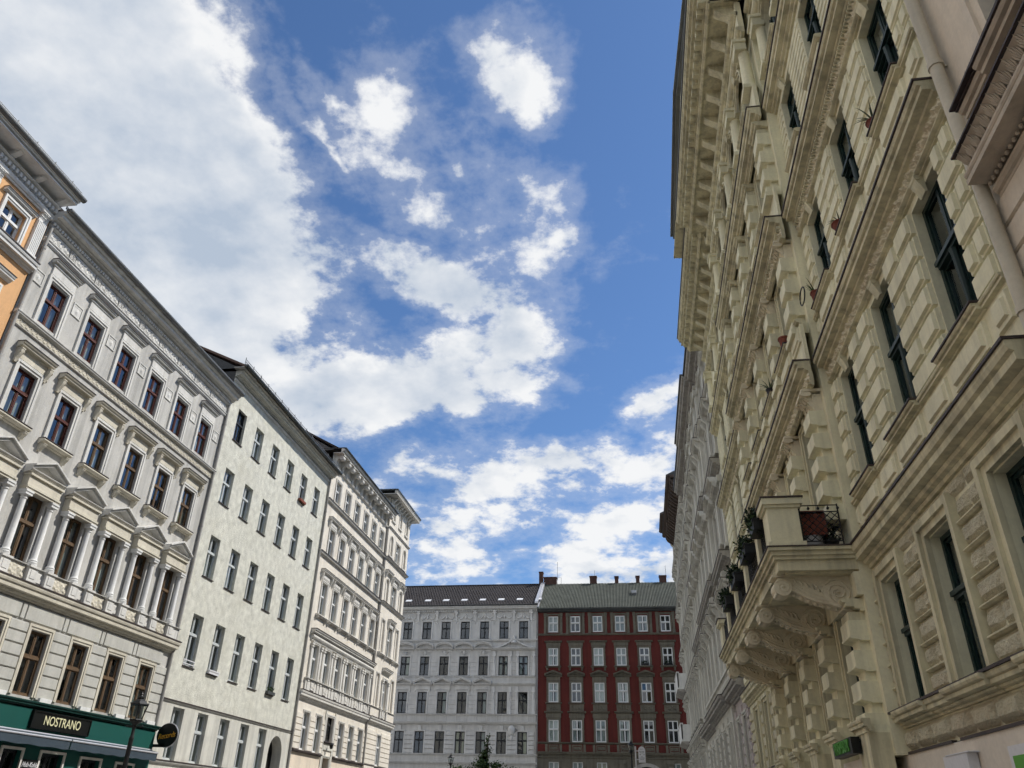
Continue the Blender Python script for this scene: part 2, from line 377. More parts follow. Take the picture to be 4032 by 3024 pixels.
def snow_guard(b, s0, s1, d, z, h=.22, step=.85, mt='zinc', dx=-.12):
    m = b.mb(); s = s0
    while s <= s1:
        m.box(s-.012, s+.012, d+dx-.012, d+dx+.012, z, z+h*1.25); s += step
    for k in range(3): m.box(s0, s1, d+dx-.008, d+dx+.008, z+h*(.25+.36*k), z+h*(.25+.36*k)+.014)
    s = s0
    while s <= s1: m.box(s-.004, s+.004, d+dx-.006, d+dx+.006, z+h*.2, z+h); s += .11
    return b.put('snow_guard', m, M[mt])
def pipe(b, s, d, z0, z1, r=.055, mt='grey_pipe', step=2.4):
    m = b.mb(); m.lathe(s, d, [(r, z0), (r, z1)], 10)
    z = z0+.7
    while z < z1: m.lathe(s, d, [(r*1.22, z), (r*1.22, z+.07)], 10); m.box(s-.012, s+.012, d-.12, d, z, z+.03); z += step
    return b.put('downpipe', m, M[mt], True)
CORN = [(0, 0), (.17, 0), (.22, .10), (.19, .14), (.40, .20), (.46, .31), (.42, .35), (.80, .40), (.82, .62), (.77, .66), (.94, .72), (1, .86), (1, 1), (0, 1)]
STR = [(0, 0), (.4, 0), (.45, .25), (.75, .35), (1, .6), (1, .85), (.85, 1), (0, 1)]
def pf(prof, d, h, z, d0=0.0): return [(d0+x*d, z+y*h) for x, y in prof]
def cornice(b, name, s0, s1, z, h, d, mt, d0=0.0, prof=CORN, cap=None, parent=None):
    o = b.put(name, b.mb().prism(pf(prof, d, h, z, d0), s0, s1), mt, parent=parent)
    if cap: b.put('lead_flashing', b.mb().box(s0-.012, s1+.012, d0+.002, d0+d+.025, z+h+.002, z+h+.034), M[cap])
    return o
def pane_mesh(w, h): return cached(('pane', round(w, 3), round(h, 3)), lambda: MB().box(-w/2, w/2, -.004, .004, 0, h).mesh('pane', M['glass']))
def curtain_mesh(kind, w, h, mt):
    def mk():
        m = MB(); segs = {'full': [(-w/2, w/2)], 'gap': [(-w/2, -w*.16), (w*.2, w/2)], 'left': [(-w/2, -w*.05)], 'right': [(w*.08, w/2)], 'low': [(-w/2, w/2)]}[kind]
        hh = h*.45 if kind == 'low' else h
        for a0, a1 in segs:
            n = max(6, int((a1-a0)/.05)); ph = rnd.random()*6
            for i in range(n):
                x0, x1 = a0+(a1-a0)*i/n, a0+(a1-a0)*(i+1)/n
                f = lambda x: .018*math.sin(x*42+ph)+.012*math.sin(x*87+1)
                m.add([(x0, f(x0), 0), (x1, f(x1), 0), (x1, f(x1)*.6, hh), (x0, f(x0)*.6, hh)], [(0, 1, 2, 3)])
        return m.mesh('curtain', M[mt], True)
    return cached(('curt', kind, round(w, 2), round(h, 2), mt), mk)
def window(b, s, z0, z1, w, fr, d=0.0, rec=.17, tr=.63, curtains=('full', 'gap', 'left', 'low', 'right', None, None), cmat=('curtain_white', 'curtain_grey', 'curtain_cream'), far=False, bold=0, posts=1, trm=None):
    """cross window: frame with mullion and transom, panes, sometimes a curtain"""
    h = z1-z0; t = .048+bold*.02; zt = h*tr; tt = .05+bold*.025
    def mk():
        m = MB(); m.box(-w/2, -w/2+t, 0, .07, 0, h); m.box(w/2-t, w/2, 0, .07, 0, h); m.box(-w/2+t, w/2-t, 0, .07, 0, t*1.3); m.box(-w/2+t, w/2-t, 0, .07, h-t, h)
        m.box(-w/2+t, w/2-t, -.002, .085+bold*.03, zt-tt, zt+tt*.7)
        m.box(-.028-bold*.012, .028+bold*.012, 0, .06+bold*.03, t*1.3, zt-tt); m.box(-.024-bold*.008, .024+bold*.008, 0, .06, zt+tt*.7, h-t)
        for sx in (-1, 1):
            cx = sx*(w/2-t+.028)/2; cw = (w/2-t-.028)/2
            for y0, y1 in ((t*1.3, zt-tt), (zt+tt*.7, h-t)):
                m.box(cx-cw, cx-cw+.032, .005, .045, y0, y1); m.box(cx+cw-.032, cx+cw, .005, .045, y0, y1); m.box(cx-cw+.032, cx+cw-.032, .005, .045, y0, y0+.036); m.box(cx-cw+.032, cx+cw-.032, .005, .045, y1-.032, y1)
        if bold:
            m.box(-w/2+t, w/2-t, .08, .15, zt-tt*.4, zt+tt*.4); m.lathe(0, .08, [(.035, t), (.05, zt-tt-.12), (.06, zt-tt)], 8)
        return m.mesh('window', M[fr])
    o = b.at('window', cached(('win', round(w, 3), round(h, 3), fr, tr, bold), mk), s, z0, d-rec)
    gw = (w/2-t-.028); g0 = t*1.3
    if far: pl = [(0, g0, w-2*t, h-t-g0)]
    else: pl = [(sx*(gw/2+.028), y0, gw, y1-y0) for sx in (-1, 1) for y0, y1 in ((g0, zt-tt), (zt+tt*.7, h-t))]
    for px, pz, pw, ph in pl:
        q = obj('pane', pane_mesh(pw, ph), o, (px, -.022, pz)); q.rotation_euler = (rnd.uniform(-.006, .006), 0, rnd.uniform(-.009, .009))
    c = rnd.choice(curtains)
    if c: obj('curtain', curtain_mesh(c, w-.06, h-.08, rnd.choice(cmat)), o, (0, .09, .04))
    return o
def bracket_mesh(w, h, d, mt):
    def mk():
        n = 10; pts = []
        for i in range(n+1):
            t = i/n; pts.append((d*(.30+.70*(.5-.5*math.cos(math.pi*t))**.8), h*t))
        m = MB(); m.prism([(0, 0)]+pts+[(0, h)], -w/2, w/2)
        k = 12
        for sx in (-1, 1):
            a0 = sx*w/2; a1 = sx*(w/2+.012)
            for cx, cz, r in ((d*.68, h*.80, h*.17), (d*.28, h*.14, h*.12)):
                m.prism([(cx+r*math.cos(2*math.pi*i/k), cz+r*math.sin(2*math.pi*i/k)) for i in range(k)], a0, a1)
        m.prism([(cx, cz) for cx, cz in [(0, h), (d*1.06, h), (d*1.06, h*1.08), (0, h*1.08)]], -w*.6, w*.6)
        return m.mesh('bracket', M[mt], True)
    return cached(('brk', w, h, d, mt), mk)
def hood(b, s, z, w, h, d, mt, d0=0.0, br=None, cap='flashing', name='window_hood'):
    """straight cornice over a window; br = (bracket width, height) for the consoles under it"""
    def mk():
        return MB().prism(pf(CORN, d, h, 0), -w/2, w/2).mesh(name, M[mt])
    o = b.at(name, cached(('hood', w, h, d, mt), mk), s, z, d0)
    if cap: obj('lead_flashing', cached(('hcap', w, d, cap), lambda: MB().box(-w/2-.015, w/2+.015, 0, d+.02, 0, .022).mesh('lead_flashing', M[cap])), o, (0, 0, h+.002))
    if br:
        for sx in (-1, 1): obj('bracket', bracket_mesh(br[0], br[1], d*.8, mt), o, (sx*(w/2-br[0]*.9), 0, -br[1]*1.08-.001))
    return o
def pediment(b, s, z, w, rise, d, mt, d0=0.0, t=.10, arch=False, cap=None):
    def mk():
        m = MB(); m.prism(pf(CORN, d, t*1.3, 0), -w/2, w/2)
        n = 10 if arch else 2; pts = []
        for i in range(n+1):
            x = -1+2*i/n; y = (math.cos(x*math.pi/2)**.6 if arch else 1-abs(x)); pts.append((x*w/2, t*1.3+max(0, y)*rise))
        for i in range(n):
            (a0, y0), (a1, y1) = pts[i], pts[i+1]
            m.elev([(a0, y0), (a1, y1), (a1, y1+t), (a0, y0+t)], 0, d); m.elev([(a0, y0+t), (a1, y1+t), (a1, y1+t*1.6), (a0, y0+t*1.6)], 0, d*1.25)
        m.elev([(p, q) for p, q in pts], 0, d*.12)
        return m.mesh('pediment', M[mt])
    o = b.at('pediment', cached(('ped', w, rise, d, mt, t, arch), mk), s, z, d0)
    return o
def surround(b, s, z0, h, w, t, d, mt, d0=0.0, name='window_surround', steps=2):
    def mk():
        m = MB(); m.frame(w, h, t, 0, d*.6 if steps > 1 else d)
        if steps > 1: m.frame(w+t*1.0, h+t*.5, t*.5, d*.6, d)
        return m.mesh(name, M[mt])
    return b.at(name, cached(('sur', h, w, t, d, mt, steps), mk), s, z0, d0)
def sill(b, s, z, w, h, d, mt, d0=0.0, br=None, cap=None):
    o = b.at('window_sill', cached(('sill', w, h, d, mt), lambda: MB().prism(pf(STR, d, h, 0), -w/2, w/2).mesh('window_sill', M[mt])), s, z-h, d0)
    if cap: obj('lead_flashing', cached(('scap', w, d, cap), lambda: MB().box(-w/2-.01, w/2+.01, 0, d+.015, 0, .018).mesh('lead_flashing', M[cap])), o, (0, 0, h+.002))
    if br:
        for sx in (-1, 1): obj('bracket', bracket_mesh(br[0], br[1], d*.9, mt), o, (sx*(w/2-br[0]), 0, -br[1]*1.08-.001))
    return o
def scroll_fn(x, y, k=2.0, asp=1.0):
    """acanthus scrollwork: rosettes joined by a waving stem"""
    u = x*k; c = math.floor(u)+.5; sgn = 1 if int(math.floor(u)) % 2 else -1
    dx, dy = (u-c)*asp, (y-.5-.08*sgn)
    r = math.hypot(dx, dy); th = math.atan2(dy*sgn, dx)
    sp = .5+.5*math.cos(16*r-th*1.0)
    ros = max(0, 1-r/.16)*(.6+.4*math.cos(6*th))
    stem = max(0, 1-abs(y-.5-.30*math.sin(u*math.pi*2))/.10)
    leaf = max(0, .5+.5*math.sin(u*17+y*9))*max(0, .5+.5*math.sin(y*15-u*7))
    return min(1, max(ros, sp*max(0, 1-r/.48)*.9, stem*.8, leaf*.55*(r > .4)))
def relief_mesh(w, h, amp, k, mt, nu=None, nz=12, border=.03, key=''):
    def mk():
        m = MB(); n = nu or max(16, int(nz*w/h*1.1)); m.relief(-w/2, w/2, 0, h, n, nz, .004, amp, lambda x, y: scroll_fn(x, y, k, w/k/h))
        return m.mesh('relief_panel', M[mt], True)
    return cached(('rel', w, h, amp, k, mt, key), mk)
def block_mesh(w, h, d, bev, mt, step=False, rough=0, var=0):
    def mk():
        m = MB()
        if rough:
            q = random.Random(var*7+3); nu, nz = max(5, int(w/.07)), max(4, int(h/.07))
            m.relief(-w/2, w/2, 0, h, nu, nz, 0, 1, lambda x, y: d*(.7+.3*q.random()) if min(x, 1-x) > .03 else d*.5)
        elif step:
            m.frust(-w/2, w/2, 0, h, 0, d*.55, bev*.4); m.frust(-w/2+bev*1.6, w/2-bev*1.6, bev*1.6, h-bev*1.6, d*.545, d, bev*.5)
        else: m.frust(-w/2, w/2, 0, h, 0, d, bev)
        return m.mesh('stone_block', M[mt])
    return cached(('blk', round(w, 3), round(h, 3), d, bev, mt, step, rough, var), mk)
def text(name, body, size, mt, parent, loc, rot, ext=.006, sx=1.0, shear=0.0):
    c = bpy.data.curves.new(name, 'FONT'); c.body = body; c.size = size; c.extrude = ext; c.align_x = 'CENTER'; c.align_y = 'CENTER'; c.shear = shear
    t = bpy.data.objects.new(name+'_curve', c); col.objects.link(t)
    bpy.context.view_layer.update(); me = bpy.data.meshes.new_from_object(t.evaluated_get(bpy.context.evaluated_depsgraph_get()))
    bpy.data.objects.remove(t); bpy.data.curves.remove(c)
    me.name = name; me.materials.clear(); me.materials.append(M[mt])
    o = obj(name, me, parent, loc, rot); o.scale = (sx, 1, 1); return o

# ================================================================ ground
def slab(name, x0, x1, y0, y1, z, mt, kind='structure'):
    me = MB().add([(x0, -y0, z), (x1, -y0, z), (x1, -y1, z), (x0, -y1, z)], [(0, 1, 2, 3)]).mesh(name, M[mt]); o = obj(name, me); o['kind'] = kind; return o
slab('ground', -400, 400, -300, 600, -.14, 'granite_setts')
slab('road', -13.2, .6, -120, 64, -.132, 'granite_setts')
for nm, x0, x1 in (('pavement', -18.05, -13.2), ('pavement', .6, 4.05)):
    o = slab(nm, x0, x1, -120, 60, 0, 'pavement')
    xk = -13.2 if x0 < -1 else .6; sg = 1 if x0 < -1 else -1
    k = MB(); k.box(min(xk, xk+sg*.15), max(xk, xk+sg*.15), -60, 120, -.136, .004); ko = obj('kerb', k.mesh('kerb', M['kerb_stone'])); ko['kind'] = 'structure'
slab('square_pavement', -60, 60, 78, 85.05, .004, 'pavement')

# ================================================================ left row, nearest: orange house
XL = -18.0
A = Bld('orange_house', 'orange house with white fluted pilasters and a deep bracketed cornice, cut by the picture edge', 'L', 4.6, 16.66, XL)
acols = [15.42, 13.22, 11.02, 8.82, 6.62]
aops = [(c-.42, c+.42, z, z+h) for c in acols for z, h in ((16.5, 1.08), (13.2, 1.75), (9.6, 1.9), (5.9, 1.9))]
wall(A, 'wall', A.s0, A.s1, 0, 18.15, aops, M['orange_plaster'])
shell(A, 18.9); gable_roof(A, 19.25, 2.6, M['roof_tile'], .2)
for c in acols:
    for z, h in ((16.5, 1.08), (13.2, 1.75), (9.6, 1.9), (5.9, 1.9)):
        window(A, c, z, z+h, .84, 'white_frame', tr=.60)
        surround(A, c, z, h, .84, .13, .07, 'white_trim')
        if z > 16: hood(A, c, 17.74, 1.32, .13, .16, 'white_trim', br=None, cap='flashing')
        else: hood(A, c, z+h+.34, 1.5, .20, .2, 'white_trim', cap='flashing'); sill(A, c, z-.03, 1.3, .12, .14, 'white_trim')
def fluted(w, h, d, mt):
    def mk():
        m = MB(); m.box(-w/2, w/2, 0, d*.7, 0, h)
        n = 6
        for i in range(n):
            x = -w/2+w*(i+.5)/n; m.box(x-w/n*.32, x+w/n*.32, d*.69, d, h*.03, h*.97)
        return m.mesh('pilaster', M[mt])
    return cached(('flu', w, h, d, mt), mk)
def leaf_capital(w, h, d, mt):
    def mk():
        m = MB(); m.frust(-w*.5, w*.5, 0, h*.8, 0, d*.7, .0)
        for r_ in range(2):
            for i in range(4 if r_ else 3):
                n = 4 if r_ else 3; x = -w*.5+w*(i+.5)/n; z = h*(.08+.34*r_)
                m.prism([(d*.6, z), (d*(.85+.2*r_), z+h*.12), (d*(1.1+.3*r_), z+h*.34), (d*(1.2+.35*r_), z+h*.30), (d*(1.05+.3*r_), z+h*.40), (d*.6, z+h*.42)], x-w/n*.36, x+w/n*.36)
        for sx in (-1, 1): m.prism([(d*1.2+.06*math.cos(t)*h*4, h*.78+.03*math.sin(t)*h*4) for t in [2*math.pi*i/10 for i in range(10)]], sx*w*.38, sx*w*.58)
        m.box(-w*.6, w*.6, 0, d*1.5, h*.88, h)
        return m.mesh('capital', M[mt], True)
    return cached(('cap', w, h, d, mt), mk)
for s in (16.38, 14.35, 12.12, 9.92, 7.75):
    p = A.at('pilaster', fluted(.36, 1.36, .10, 'white_trim'), s, 16.52)
    obj('pilaster_base', cached('apb', lambda: MB().box(-.23, .23, 0, .15, 0, .12).box(-.205, .205, 0, .13, .12, .2).mesh('pilaster_base', M['white_trim'])), p, (0, 0, -.1))
    obj('capital', leaf_capital(.36, .34, .10, 'white_trim'), p, (0, 0, 1.36))
cornice(A, 'string_course', A.s0, A.s1+.03, 16.05, .34, .26, M['white_trim'], cap='flashing')
cornice(A, 'architrave', A.s0, A.s1, 18.16, .22, .12, M['white_trim'], prof=STR)
wall(A, 'frieze', A.s0, A.s1, 18.15, 19.0, [], M['white_trim'], d=.02)
am = A.mb(); s = 7.0
while s < A.s1-.05: am.box(s, s+.09, .02, .16, 18.46, 18.60); s += .165
A.put('dentil_row', am, M['white_trim'])['kind'] = 'stuff'
cornice(A, 'bed_moulding', A.s0, A.s1+.02, 18.62, .1, .22, M['white_trim'], prof=STR)
A.put('eaves_soffit', A.mb().box(A.s0, A.s1+.16, .0, .62, 18.92, 18.97), M['white_trim'])
cornice(A, 'corona', A.s0, A.s1+.2, 18.97, .17, .24, M['white_trim'], d0=.46)
for i in range(9): A.at('eaves_bracket', bracket_mesh(.16, .20, .46, 'white_trim'), A.s1-.12-i*1.06, 18.70, .02)
gutter(A, A.s0, A.s1+.28, .72, 19.20, .10); snow_guard(A, 7.0, A.s1+.2, .72, 19.22, .26)

Nb = Bld('added_neighbour_house', 'unseen pale house added beside the orange house to shade the street', 'L', -32.0, 4.58, XL)  # unseen, added so the street shades itself and bounced light stays neutral
nops = [(c-.45, c+.45, z, z+1.8) for c in [-30.6+2.2*i for i in range(16)] for z in (16.0, 12.6, 9.2, 5.6)]
wall(Nb, 'wall', Nb.s0, Nb.s1, 0, 19.0, nops, M['grey_plaster']); shell(Nb, 19.0); gable_roof(Nb, 19.2, 2.6, M['roof_tile'], .4)
for o_ in nops: Nb.at('window', cached('nbw', lambda: MB().box(-.45, .45, -.02, 0, 0, 1.8).frame(.8, 1.7, .05, 0, .05, .05, True).box(-.03, .03, 0, .05, .05, 1.75).mesh('window', M['dark_frame'])), (o_[0]+o_[1])/2, o_[2], -.18)

Eb = Bld('added_end_house', 'unseen pale house added behind the viewpoint to block light from there', 'K', -22.0, 8.0, -33.0)  # unseen, added to block sky light reaching camera-facing walls from behind
Eb.root.rotation_euler = (0, 0, R(180))
nops = [(c-.5, c+.5, z, z+1.9) for c in [-20.6+2.3*i for i in range(13)] for z in (16.6, 13.0, 9.4, 5.6)]
wall(Eb, 'wall', Eb.s0, Eb.s1, 0, 20.5, nops, M['grey_plaster']); shell(Eb, 20.5); gable_roof(Eb, 20.7, 2.6, M['roof_tile'], .4)
for o_ in nops: Eb.at('window', cached('nbw', None), (o_[0]+o_[1])/2, o_[2], -.18)

# ================================================================ left row: grey house with the green restaurant
Bq = Bld('grey_house', 'grey stucco house with pedimented windows above the green restaurant front', 'L', 16.68, 29.2, XL)
b = Bq; bc = [18.0+1.95*i for i in range(6)]; bw = .82
rows = [(14.95, 16.42), (11.68, 13.28), (7.98, 9.97), (4.52, 6.32)]
bops = [(c-bw/2, c+bw/2, z0, z1) for c in bc for z0, z1 in rows]
wall(b, 'wall', b.s0, b.s1, 4.40, 18.5, bops, M['grey_plaster'], reveal=.2)
shell(b, 18.7); gable_roof(b, 18.85, 2.4, M['roof_tile'], .1)
for k, c in enumerate(bc):
    for r_, (z0, z1) in enumerate(rows):
        fr = ['red_brown_frame', 'red_brown_frame' if k < 2 else 'oak_frame', 'oak_frame', 'oak_frame'][r_]
        window(b, c, z0, z1, bw, fr, tr=.60, rec=.14, curtains=('gap', 'full', 'full', 'full', 'left') if r_ < 2 else ('right', None, None, 'left', 'full'))
    # top storey: plain architrave, frieze block and straight cap
    surround(b, c, 14.78, 1.70, bw+.04, .16, .07, 'grey_trim')
    b.at('hood_block', cached('bhb', lambda: MB().box(-.56, .56, 0, .06, 0, .34).box(-.60, .60, 0, .09, .30, .345).mesh('hood_block', M['grey_trim'])), c, 16.66)
    hood(b, c, 17.006, 1.34, .15, .20, 'grey_trim', cap='flashing')
    # third storey: hood on consoles, sill on brackets
    surround(b, c, 11.68, 1.62, bw, .17, .07, 'grey_trim')
    b.at('hood_block', cached('bhb3', lambda: MB().box(-.60, .60, 0, .07, 0, .30).mesh('hood_block', M['ochre_trim'])), c, 13.48)
    hood(b, c, 13.74, 1.52, .20, .26, 'ochre_trim', br=(.12, .42), cap='flashing')
    sill(b, c, 11.66, 1.36, .15, .22, 'ochre_trim', br=(.13, .22), cap='flashing')
    # second storey: columns, entablature and pediment
    surround(b, c, 7.98, 1.99, bw, .07, .05, 'grey_trim', steps=1)
    def colmk():
        m = MB(); m.lathe(0, .12, [(.145, 0), (.145, .07), (.15, .08), (.125, .11), (.14, .14), (.115, .18), (.10, .22), (.086, 1.70), (.105, 1.71), (.105, 1.74), (.085, 1.76), (.115, 1.82)], 14); m.box(-.15, .15, -.03, .27, 1.82, 1.90); m.box(-.165, .165, -.03, .29, 1.90, 1.96); return m.mesh('column', M['white_trim'], True)
    for sx in (-1, 1): b.at('column', cached('bcol', colmk), c+sx*.585, 7.99)
    b.at('entablature', cached('bent', lambda: MB().box(-.74, .74, 0, .24, 0, .07).box(-.76, .76, 0, .27, .07, .13).box(-.73, .73, 0, .22, .13, .44).box(-.77, .77, 0, .28, .44, .5).mesh('entablature', M['ochre_trim'])), c, 9.96)
    pediment(b, c, 10.47, 1.62, .36, .30, 'grey_trim', t=.092)
    # balustrade zone below: pedestals and carved panels
    for sx in (-1, 1):
        p = b.at('pedestal', cached('bped', lambda: MB().box(-.19, .19, 0, .26, 0, .50).box(-.22, .22, 0, .30, .44, .50).box(-.21, .21, 0, .28, 0, .06).frust(-.11, .11, .12, .38, .26, .275, .012).mesh('pedestal', M['grey_trim'])), c+sx*.585, 7.47)
    b.at('relief_panel', relief_mesh(.80, .36, .05, 2, 'ochre_trim'), c, 7.53, .13)
    if k < 5: b.at('panel', cached('bpan', lambda: MB().frust(-.22, .22, 0, .30, 0, .02, .02).mesh('panel', M['grey_trim'])), c+.975, 7.56, .13)
    # rusticated storey: moulded architrave with white sill block
    surround(b, c, 4.52, 1.82, bw+.02, .15, .06, 'ochre_trim')
    b.at('window_sill', cached('bws', lambda: MB().box(-.26, .26, 0, .12, 0, .13).mesh('window_sill', M['white_trim'])), c+.975, 4.42)
b.put('balustrade_wall', b.mb().box(b.s0+.02, b.s1-.02, .004, .128, 7.47, 7.93), M['grey_trim'])
cornice(b, 'sill_course', b.s0, b.s1, 7.93, .05, .20, M['grey_trim'], prof=STR, cap=None)
cornice(b, 'main_string_course', b.s0, b.s1+.03, 7.03, .42, .30, M['ochre_trim'], cap='flashing')
# rusticated blocks between and above the first-floor windows
zr = [4.46, 4.83, 5.17, 5.51, 5.85, 6.19]
edges = [b.s0]+bc+[b.s1]
for i in range(7):
    l = b.s0+.03 if i == 0 else bc[i-1]+bw/2+.17; r_ = b.s1-.03 if i == 6 else bc[i]-bw/2-.17
    for j in range(len(zr)-1):
        w_, h_ = r_-l, zr[j+1]-zr[j]-.025
        b.at('stone_block', block_mesh(w_, h_, .045, .018, 'grey_block'), (l+r_)/2, zr[j]+.012, .002)
    h_ = 6.48-6.19-.02
    if h_ > .1: b.at('stone_block', block_mesh(r_-l, h_, .045, .018, 'grey_block'), (l+r_)/2, 6.20, .002)
for k, c in enumerate(bc):
    b.at('stone_block', block_mesh(1.70, .46, .045, .02, 'grey_block'), c, 6.53, .002)
    if k < 5: b.at('stone_block', block_mesh(.2, .46, .045, .02, 'grey_block'), c+.975, 6.53, .002)
# carved bands of the top
cornice(b, 'string_course', b.s0, b.s1+.03, 14.62, .14, .16, M['grey_trim'])
for i in range(7): b.at('relief_panel', relief_mesh(1.78, .22, .05, 7, 'ochre_trim', nz=9), b.s0+.9+i*1.788, 14.38, .012)
cornice(b, 'string_course', b.s0, b.s1, 14.33, .045, .06, M['grey_trim'], prof=STR)
for i in range(7):
    s = b.s0+.075+i*1.95-.0
    if i < 7: b.at('relief_panel', cached('bvase', lambda: MB().frame(.40, .40, .035, 0, .03, 0, True).relief(-.2, .2, 0, .40, 16, 16, .004, .06, lambda x, y: max(0, 1-math.hypot((x-.5)*1.6, y-.42)/.34)*(.7+.3*math.cos(7*math.atan2(y-.42, x-.5)))+.6*max(0, 1-abs(y-.85)/.1)*(.5+.5*math.cos(x*30))).mesh('relief_panel', M['grey_trim'], True)), min(bc[0]-.975+1.95*i, b.s1-.40) if i else b.s0+.36, 16.02)
cornice(b, 'frieze_moulding', b.s0, b.s1, 17.40, .09, .07, M['white_trim'], prof=STR)
cornice(b, 'frieze_moulding', b.s0, b.s1, 17.50, .06, .10, M['white_trim'], prof=STR)
for i in range(9):
    s = b.s0+.62+i*1.39
    b.at('relief_panel', relief_mesh(1.02, .34, .06, 3, 'grey_trim', key='g'), s, 17.60, .01)
    b.at('relief_panel', cached('bsm', lambda: MB().frame(.20, .28, .025, 0, .03, 0, True).relief(-.1, .1, 0, .28, 8, 8, .004, .05, lambda x, y: .5+.5*math.cos(x*20)*math.cos(y*14)).mesh('relief_panel', M['grey_trim'])), min(s+.695, b.s1-.16), 17.63, .01)
cornice(b, 'bed_moulding', b.s0, b.s1, 17.97, .07, .12, M['grey_trim'], prof=STR)
m = b.mb(); s = b.s0+.03
while s < b.s1-.06: m.box(s, s+.07, .0, .17, 18.05, 18.15); s += .13
b.put('dentil_row', m, M['grey_trim'])['kind'] = 'stuff'
cornice(b, 'main_cornice', b.s0, b.s1+.12, 18.16, .42, .48, M['grey_trim'], cap=None)
gutter(b, b.s0, b.s1+.16, .53, 18.64, .10); snow_guard(b, b.s0, b.s1, .53, 18.66, .10, mt='dark_metal')
for s in (22.2, 23.0):
    m = b.mb(); m.tube([(s, .2, 18.6), (s, .2, 19.0)], .012); m.tube([(s-.12, .2, 18.95), (s+.12, .2, 18.95)], .008); m.tube([(s-.08, .2, 18.87), (s+.06, .2, 18.91)], .008); b.put('antenna', m, M['dark_metal'])
pipe(b, b.s0+.07, .09, 4.4, 18.2); pipe(b, b.s1-.07, .08, 4.3, 18.2, r=.06, mt='grey_pipe')
# restaurant front
shopops = [(21.75-1.95, 22.55-1.95, .6, 3.10), (21.72, 22.52, .6, 3.10), (23.36, 24.40, .6, 3.10), (25.28, 26.30, .6, 3.06), (27.22, 28.22, .6, 3.03), (17.6, 18.7, 0, 3.1)]
wall(b, 'shopfront', b.s0, b.s1, 0, 4.22, shopops, M['green_paint'], reveal=.25, d=.10)
b.put('shopfront_return', b.mb().box(b.s1-.02, b.s1, 0, .098, 0, 4.22), M['green_paint'])
cornice(b, 'shop_cornice', b.s0, b.s1+.08, 4.225, .19, .22, M['dark_green_paint'], d0=.0)
for o_ in shopops:
    c = (o_[0]+o_[1])/2; w_ = o_[1]-o_[0]
    window(b, c, o_[2], o_[3], w_, 'dark_frame', d=.10, rec=.22, curtains=(None,), tr=.72)
    m = MB(); m.frame(w_, o_[3]-o_[2], .07, 0, .05); b.at('window_surround', m.mesh('window_surround', M['pale_trim']), c, o_[2], .10)
aw = b.put('awning', b.mb().prism([(.11, 3.56), (.42, 3.50), (.42, 3.54), (.11, 3.60)], b.s0+.3, b.s1-.12), M['awning_cloth'])
for a0, a1 in ((b.s0+.3, 24.10), (24.16, b.s1-.12)):
    m = b.mb(); m.tube([(a0, .44, 3.50), (a1, .44, 3.50)], .030, 8); b.put('awning_bar', m, M['alu'], True, parent=aw)
    m = b.mb(); n = 40
    for i in range(n):
        x0, x1 = a0+(a1-a0)*i/n, a0+(a1-a0)*(i+1)/n; y0 = 3.24+.012*math.sin(i*1.1); y1 = 3.24+.012*math.sin((i+1)*1.1)
        m.add([(x0, .44, 3.48), (x1, .44, 3.48), (x1, .43, y1), (x0, .43, y0)], [(0, 1, 2, 3)])
    b.put('awning_valance', m, M['awning_cloth'], parent=aw)
m = b.mb(); m.tube([(b.s0+.3, .16, 3.60), (b.s1-.1, .16, 3.60)], .030, 8); b.put('awning_roller', m, M['alu'], True, parent=aw)
sg = bpy.data.objects.new('restaurant_sign', MB().box(-1.40, 1.40, 0, .06, 0, .50).frame(2.72, .42, .03, .06, .085, .04, True).mesh('restaurant_sign', M['sign_black'])); col.objects.link(sg)
sg.location = (XL+.105, 23.85, 3.70); sg.rotation_euler = (0, 0, R(90)); tag(sg, 'black restaurant sign with cream letters reading NOSTRANO on the green shopfront', 'sign')
text('lettering', 'NOSTRANO', .37, 'sign_gold', sg, (0, -.075, .25), (R(90), 0, 0), sx=.86)
mb_ = bpy.data.objects.new('menu_board', MB().box(-.42, .42, 0, .04, 0, .7).mesh('menu_board', M['sign_black'])); col.objects.link(mb_)
mb_.location = (XL+.105, 22.94, 2.18); mb_.rotation_euler = (0, 0, R(90)); tag(mb_, 'small black board with white handwriting between the restaurant windows', 'sign')
text('lettering', 'Holz-Kohle', .19, 'sign_white', mb_, (0, -.05, .56), (R(90), 0, 0), sx=.75, shear=.4)

# ================================================================ left row: plain pale stucco house
C = Bld('plain_stucco_house', 'pale rough-stucco house without ornament, between the grey house and the cream house', 'L', 29.2, 41.9, XL)
b = C; cc = [30.6, 32.56, 34.52, 36.48, 38.42, 40.38]; cw = .86
crow = [(16.81, 18.40), (13.73, 15.38), (10.41, 12.20), (6.78, 8.83), (3.36, 5.23)]
ops = [(c-cw/2, c+cw/2, z0, z1) for i, c in enumerate(cc) for z0, z1 in crow if not (z0 < 4 and i == 5)]
wall(b, 'wall', b.s0, b.s1, 5.42, 19.45, [o for o in ops if o[2] > 5], M['rough_stucco'], reveal=.24)
wall(b, 'ground_floor_wall', b.s0, b.s1, 0, 5.36, [o for o in ops if o[2] < 5]+[(39.35, 40.95, 0, 5.08, 'arch')], M['smooth_stucco'], reveal=.5, d=.012)
b.put('archway_shade_block', b.mb().box(39.2, 41.1, -1.2, -.5, 0, 5.2), M['interior_shade'])  # solid near-black block, the passage's shade given as colour
cornice(b, 'string_course', b.s0, b.s1, 5.36, .06, .07, M['grey_trim'], prof=STR, cap='flashing')
cornice(b, 'base_ledge', b.s0, 39.2, 3.22, .10, .10, M['grey_trim'], prof=STR, d0=.012, cap='flashing')
wall(b, 'attic_band', b.s0, b.s1, 19.45, 19.95, [], M['smooth_stucco'])
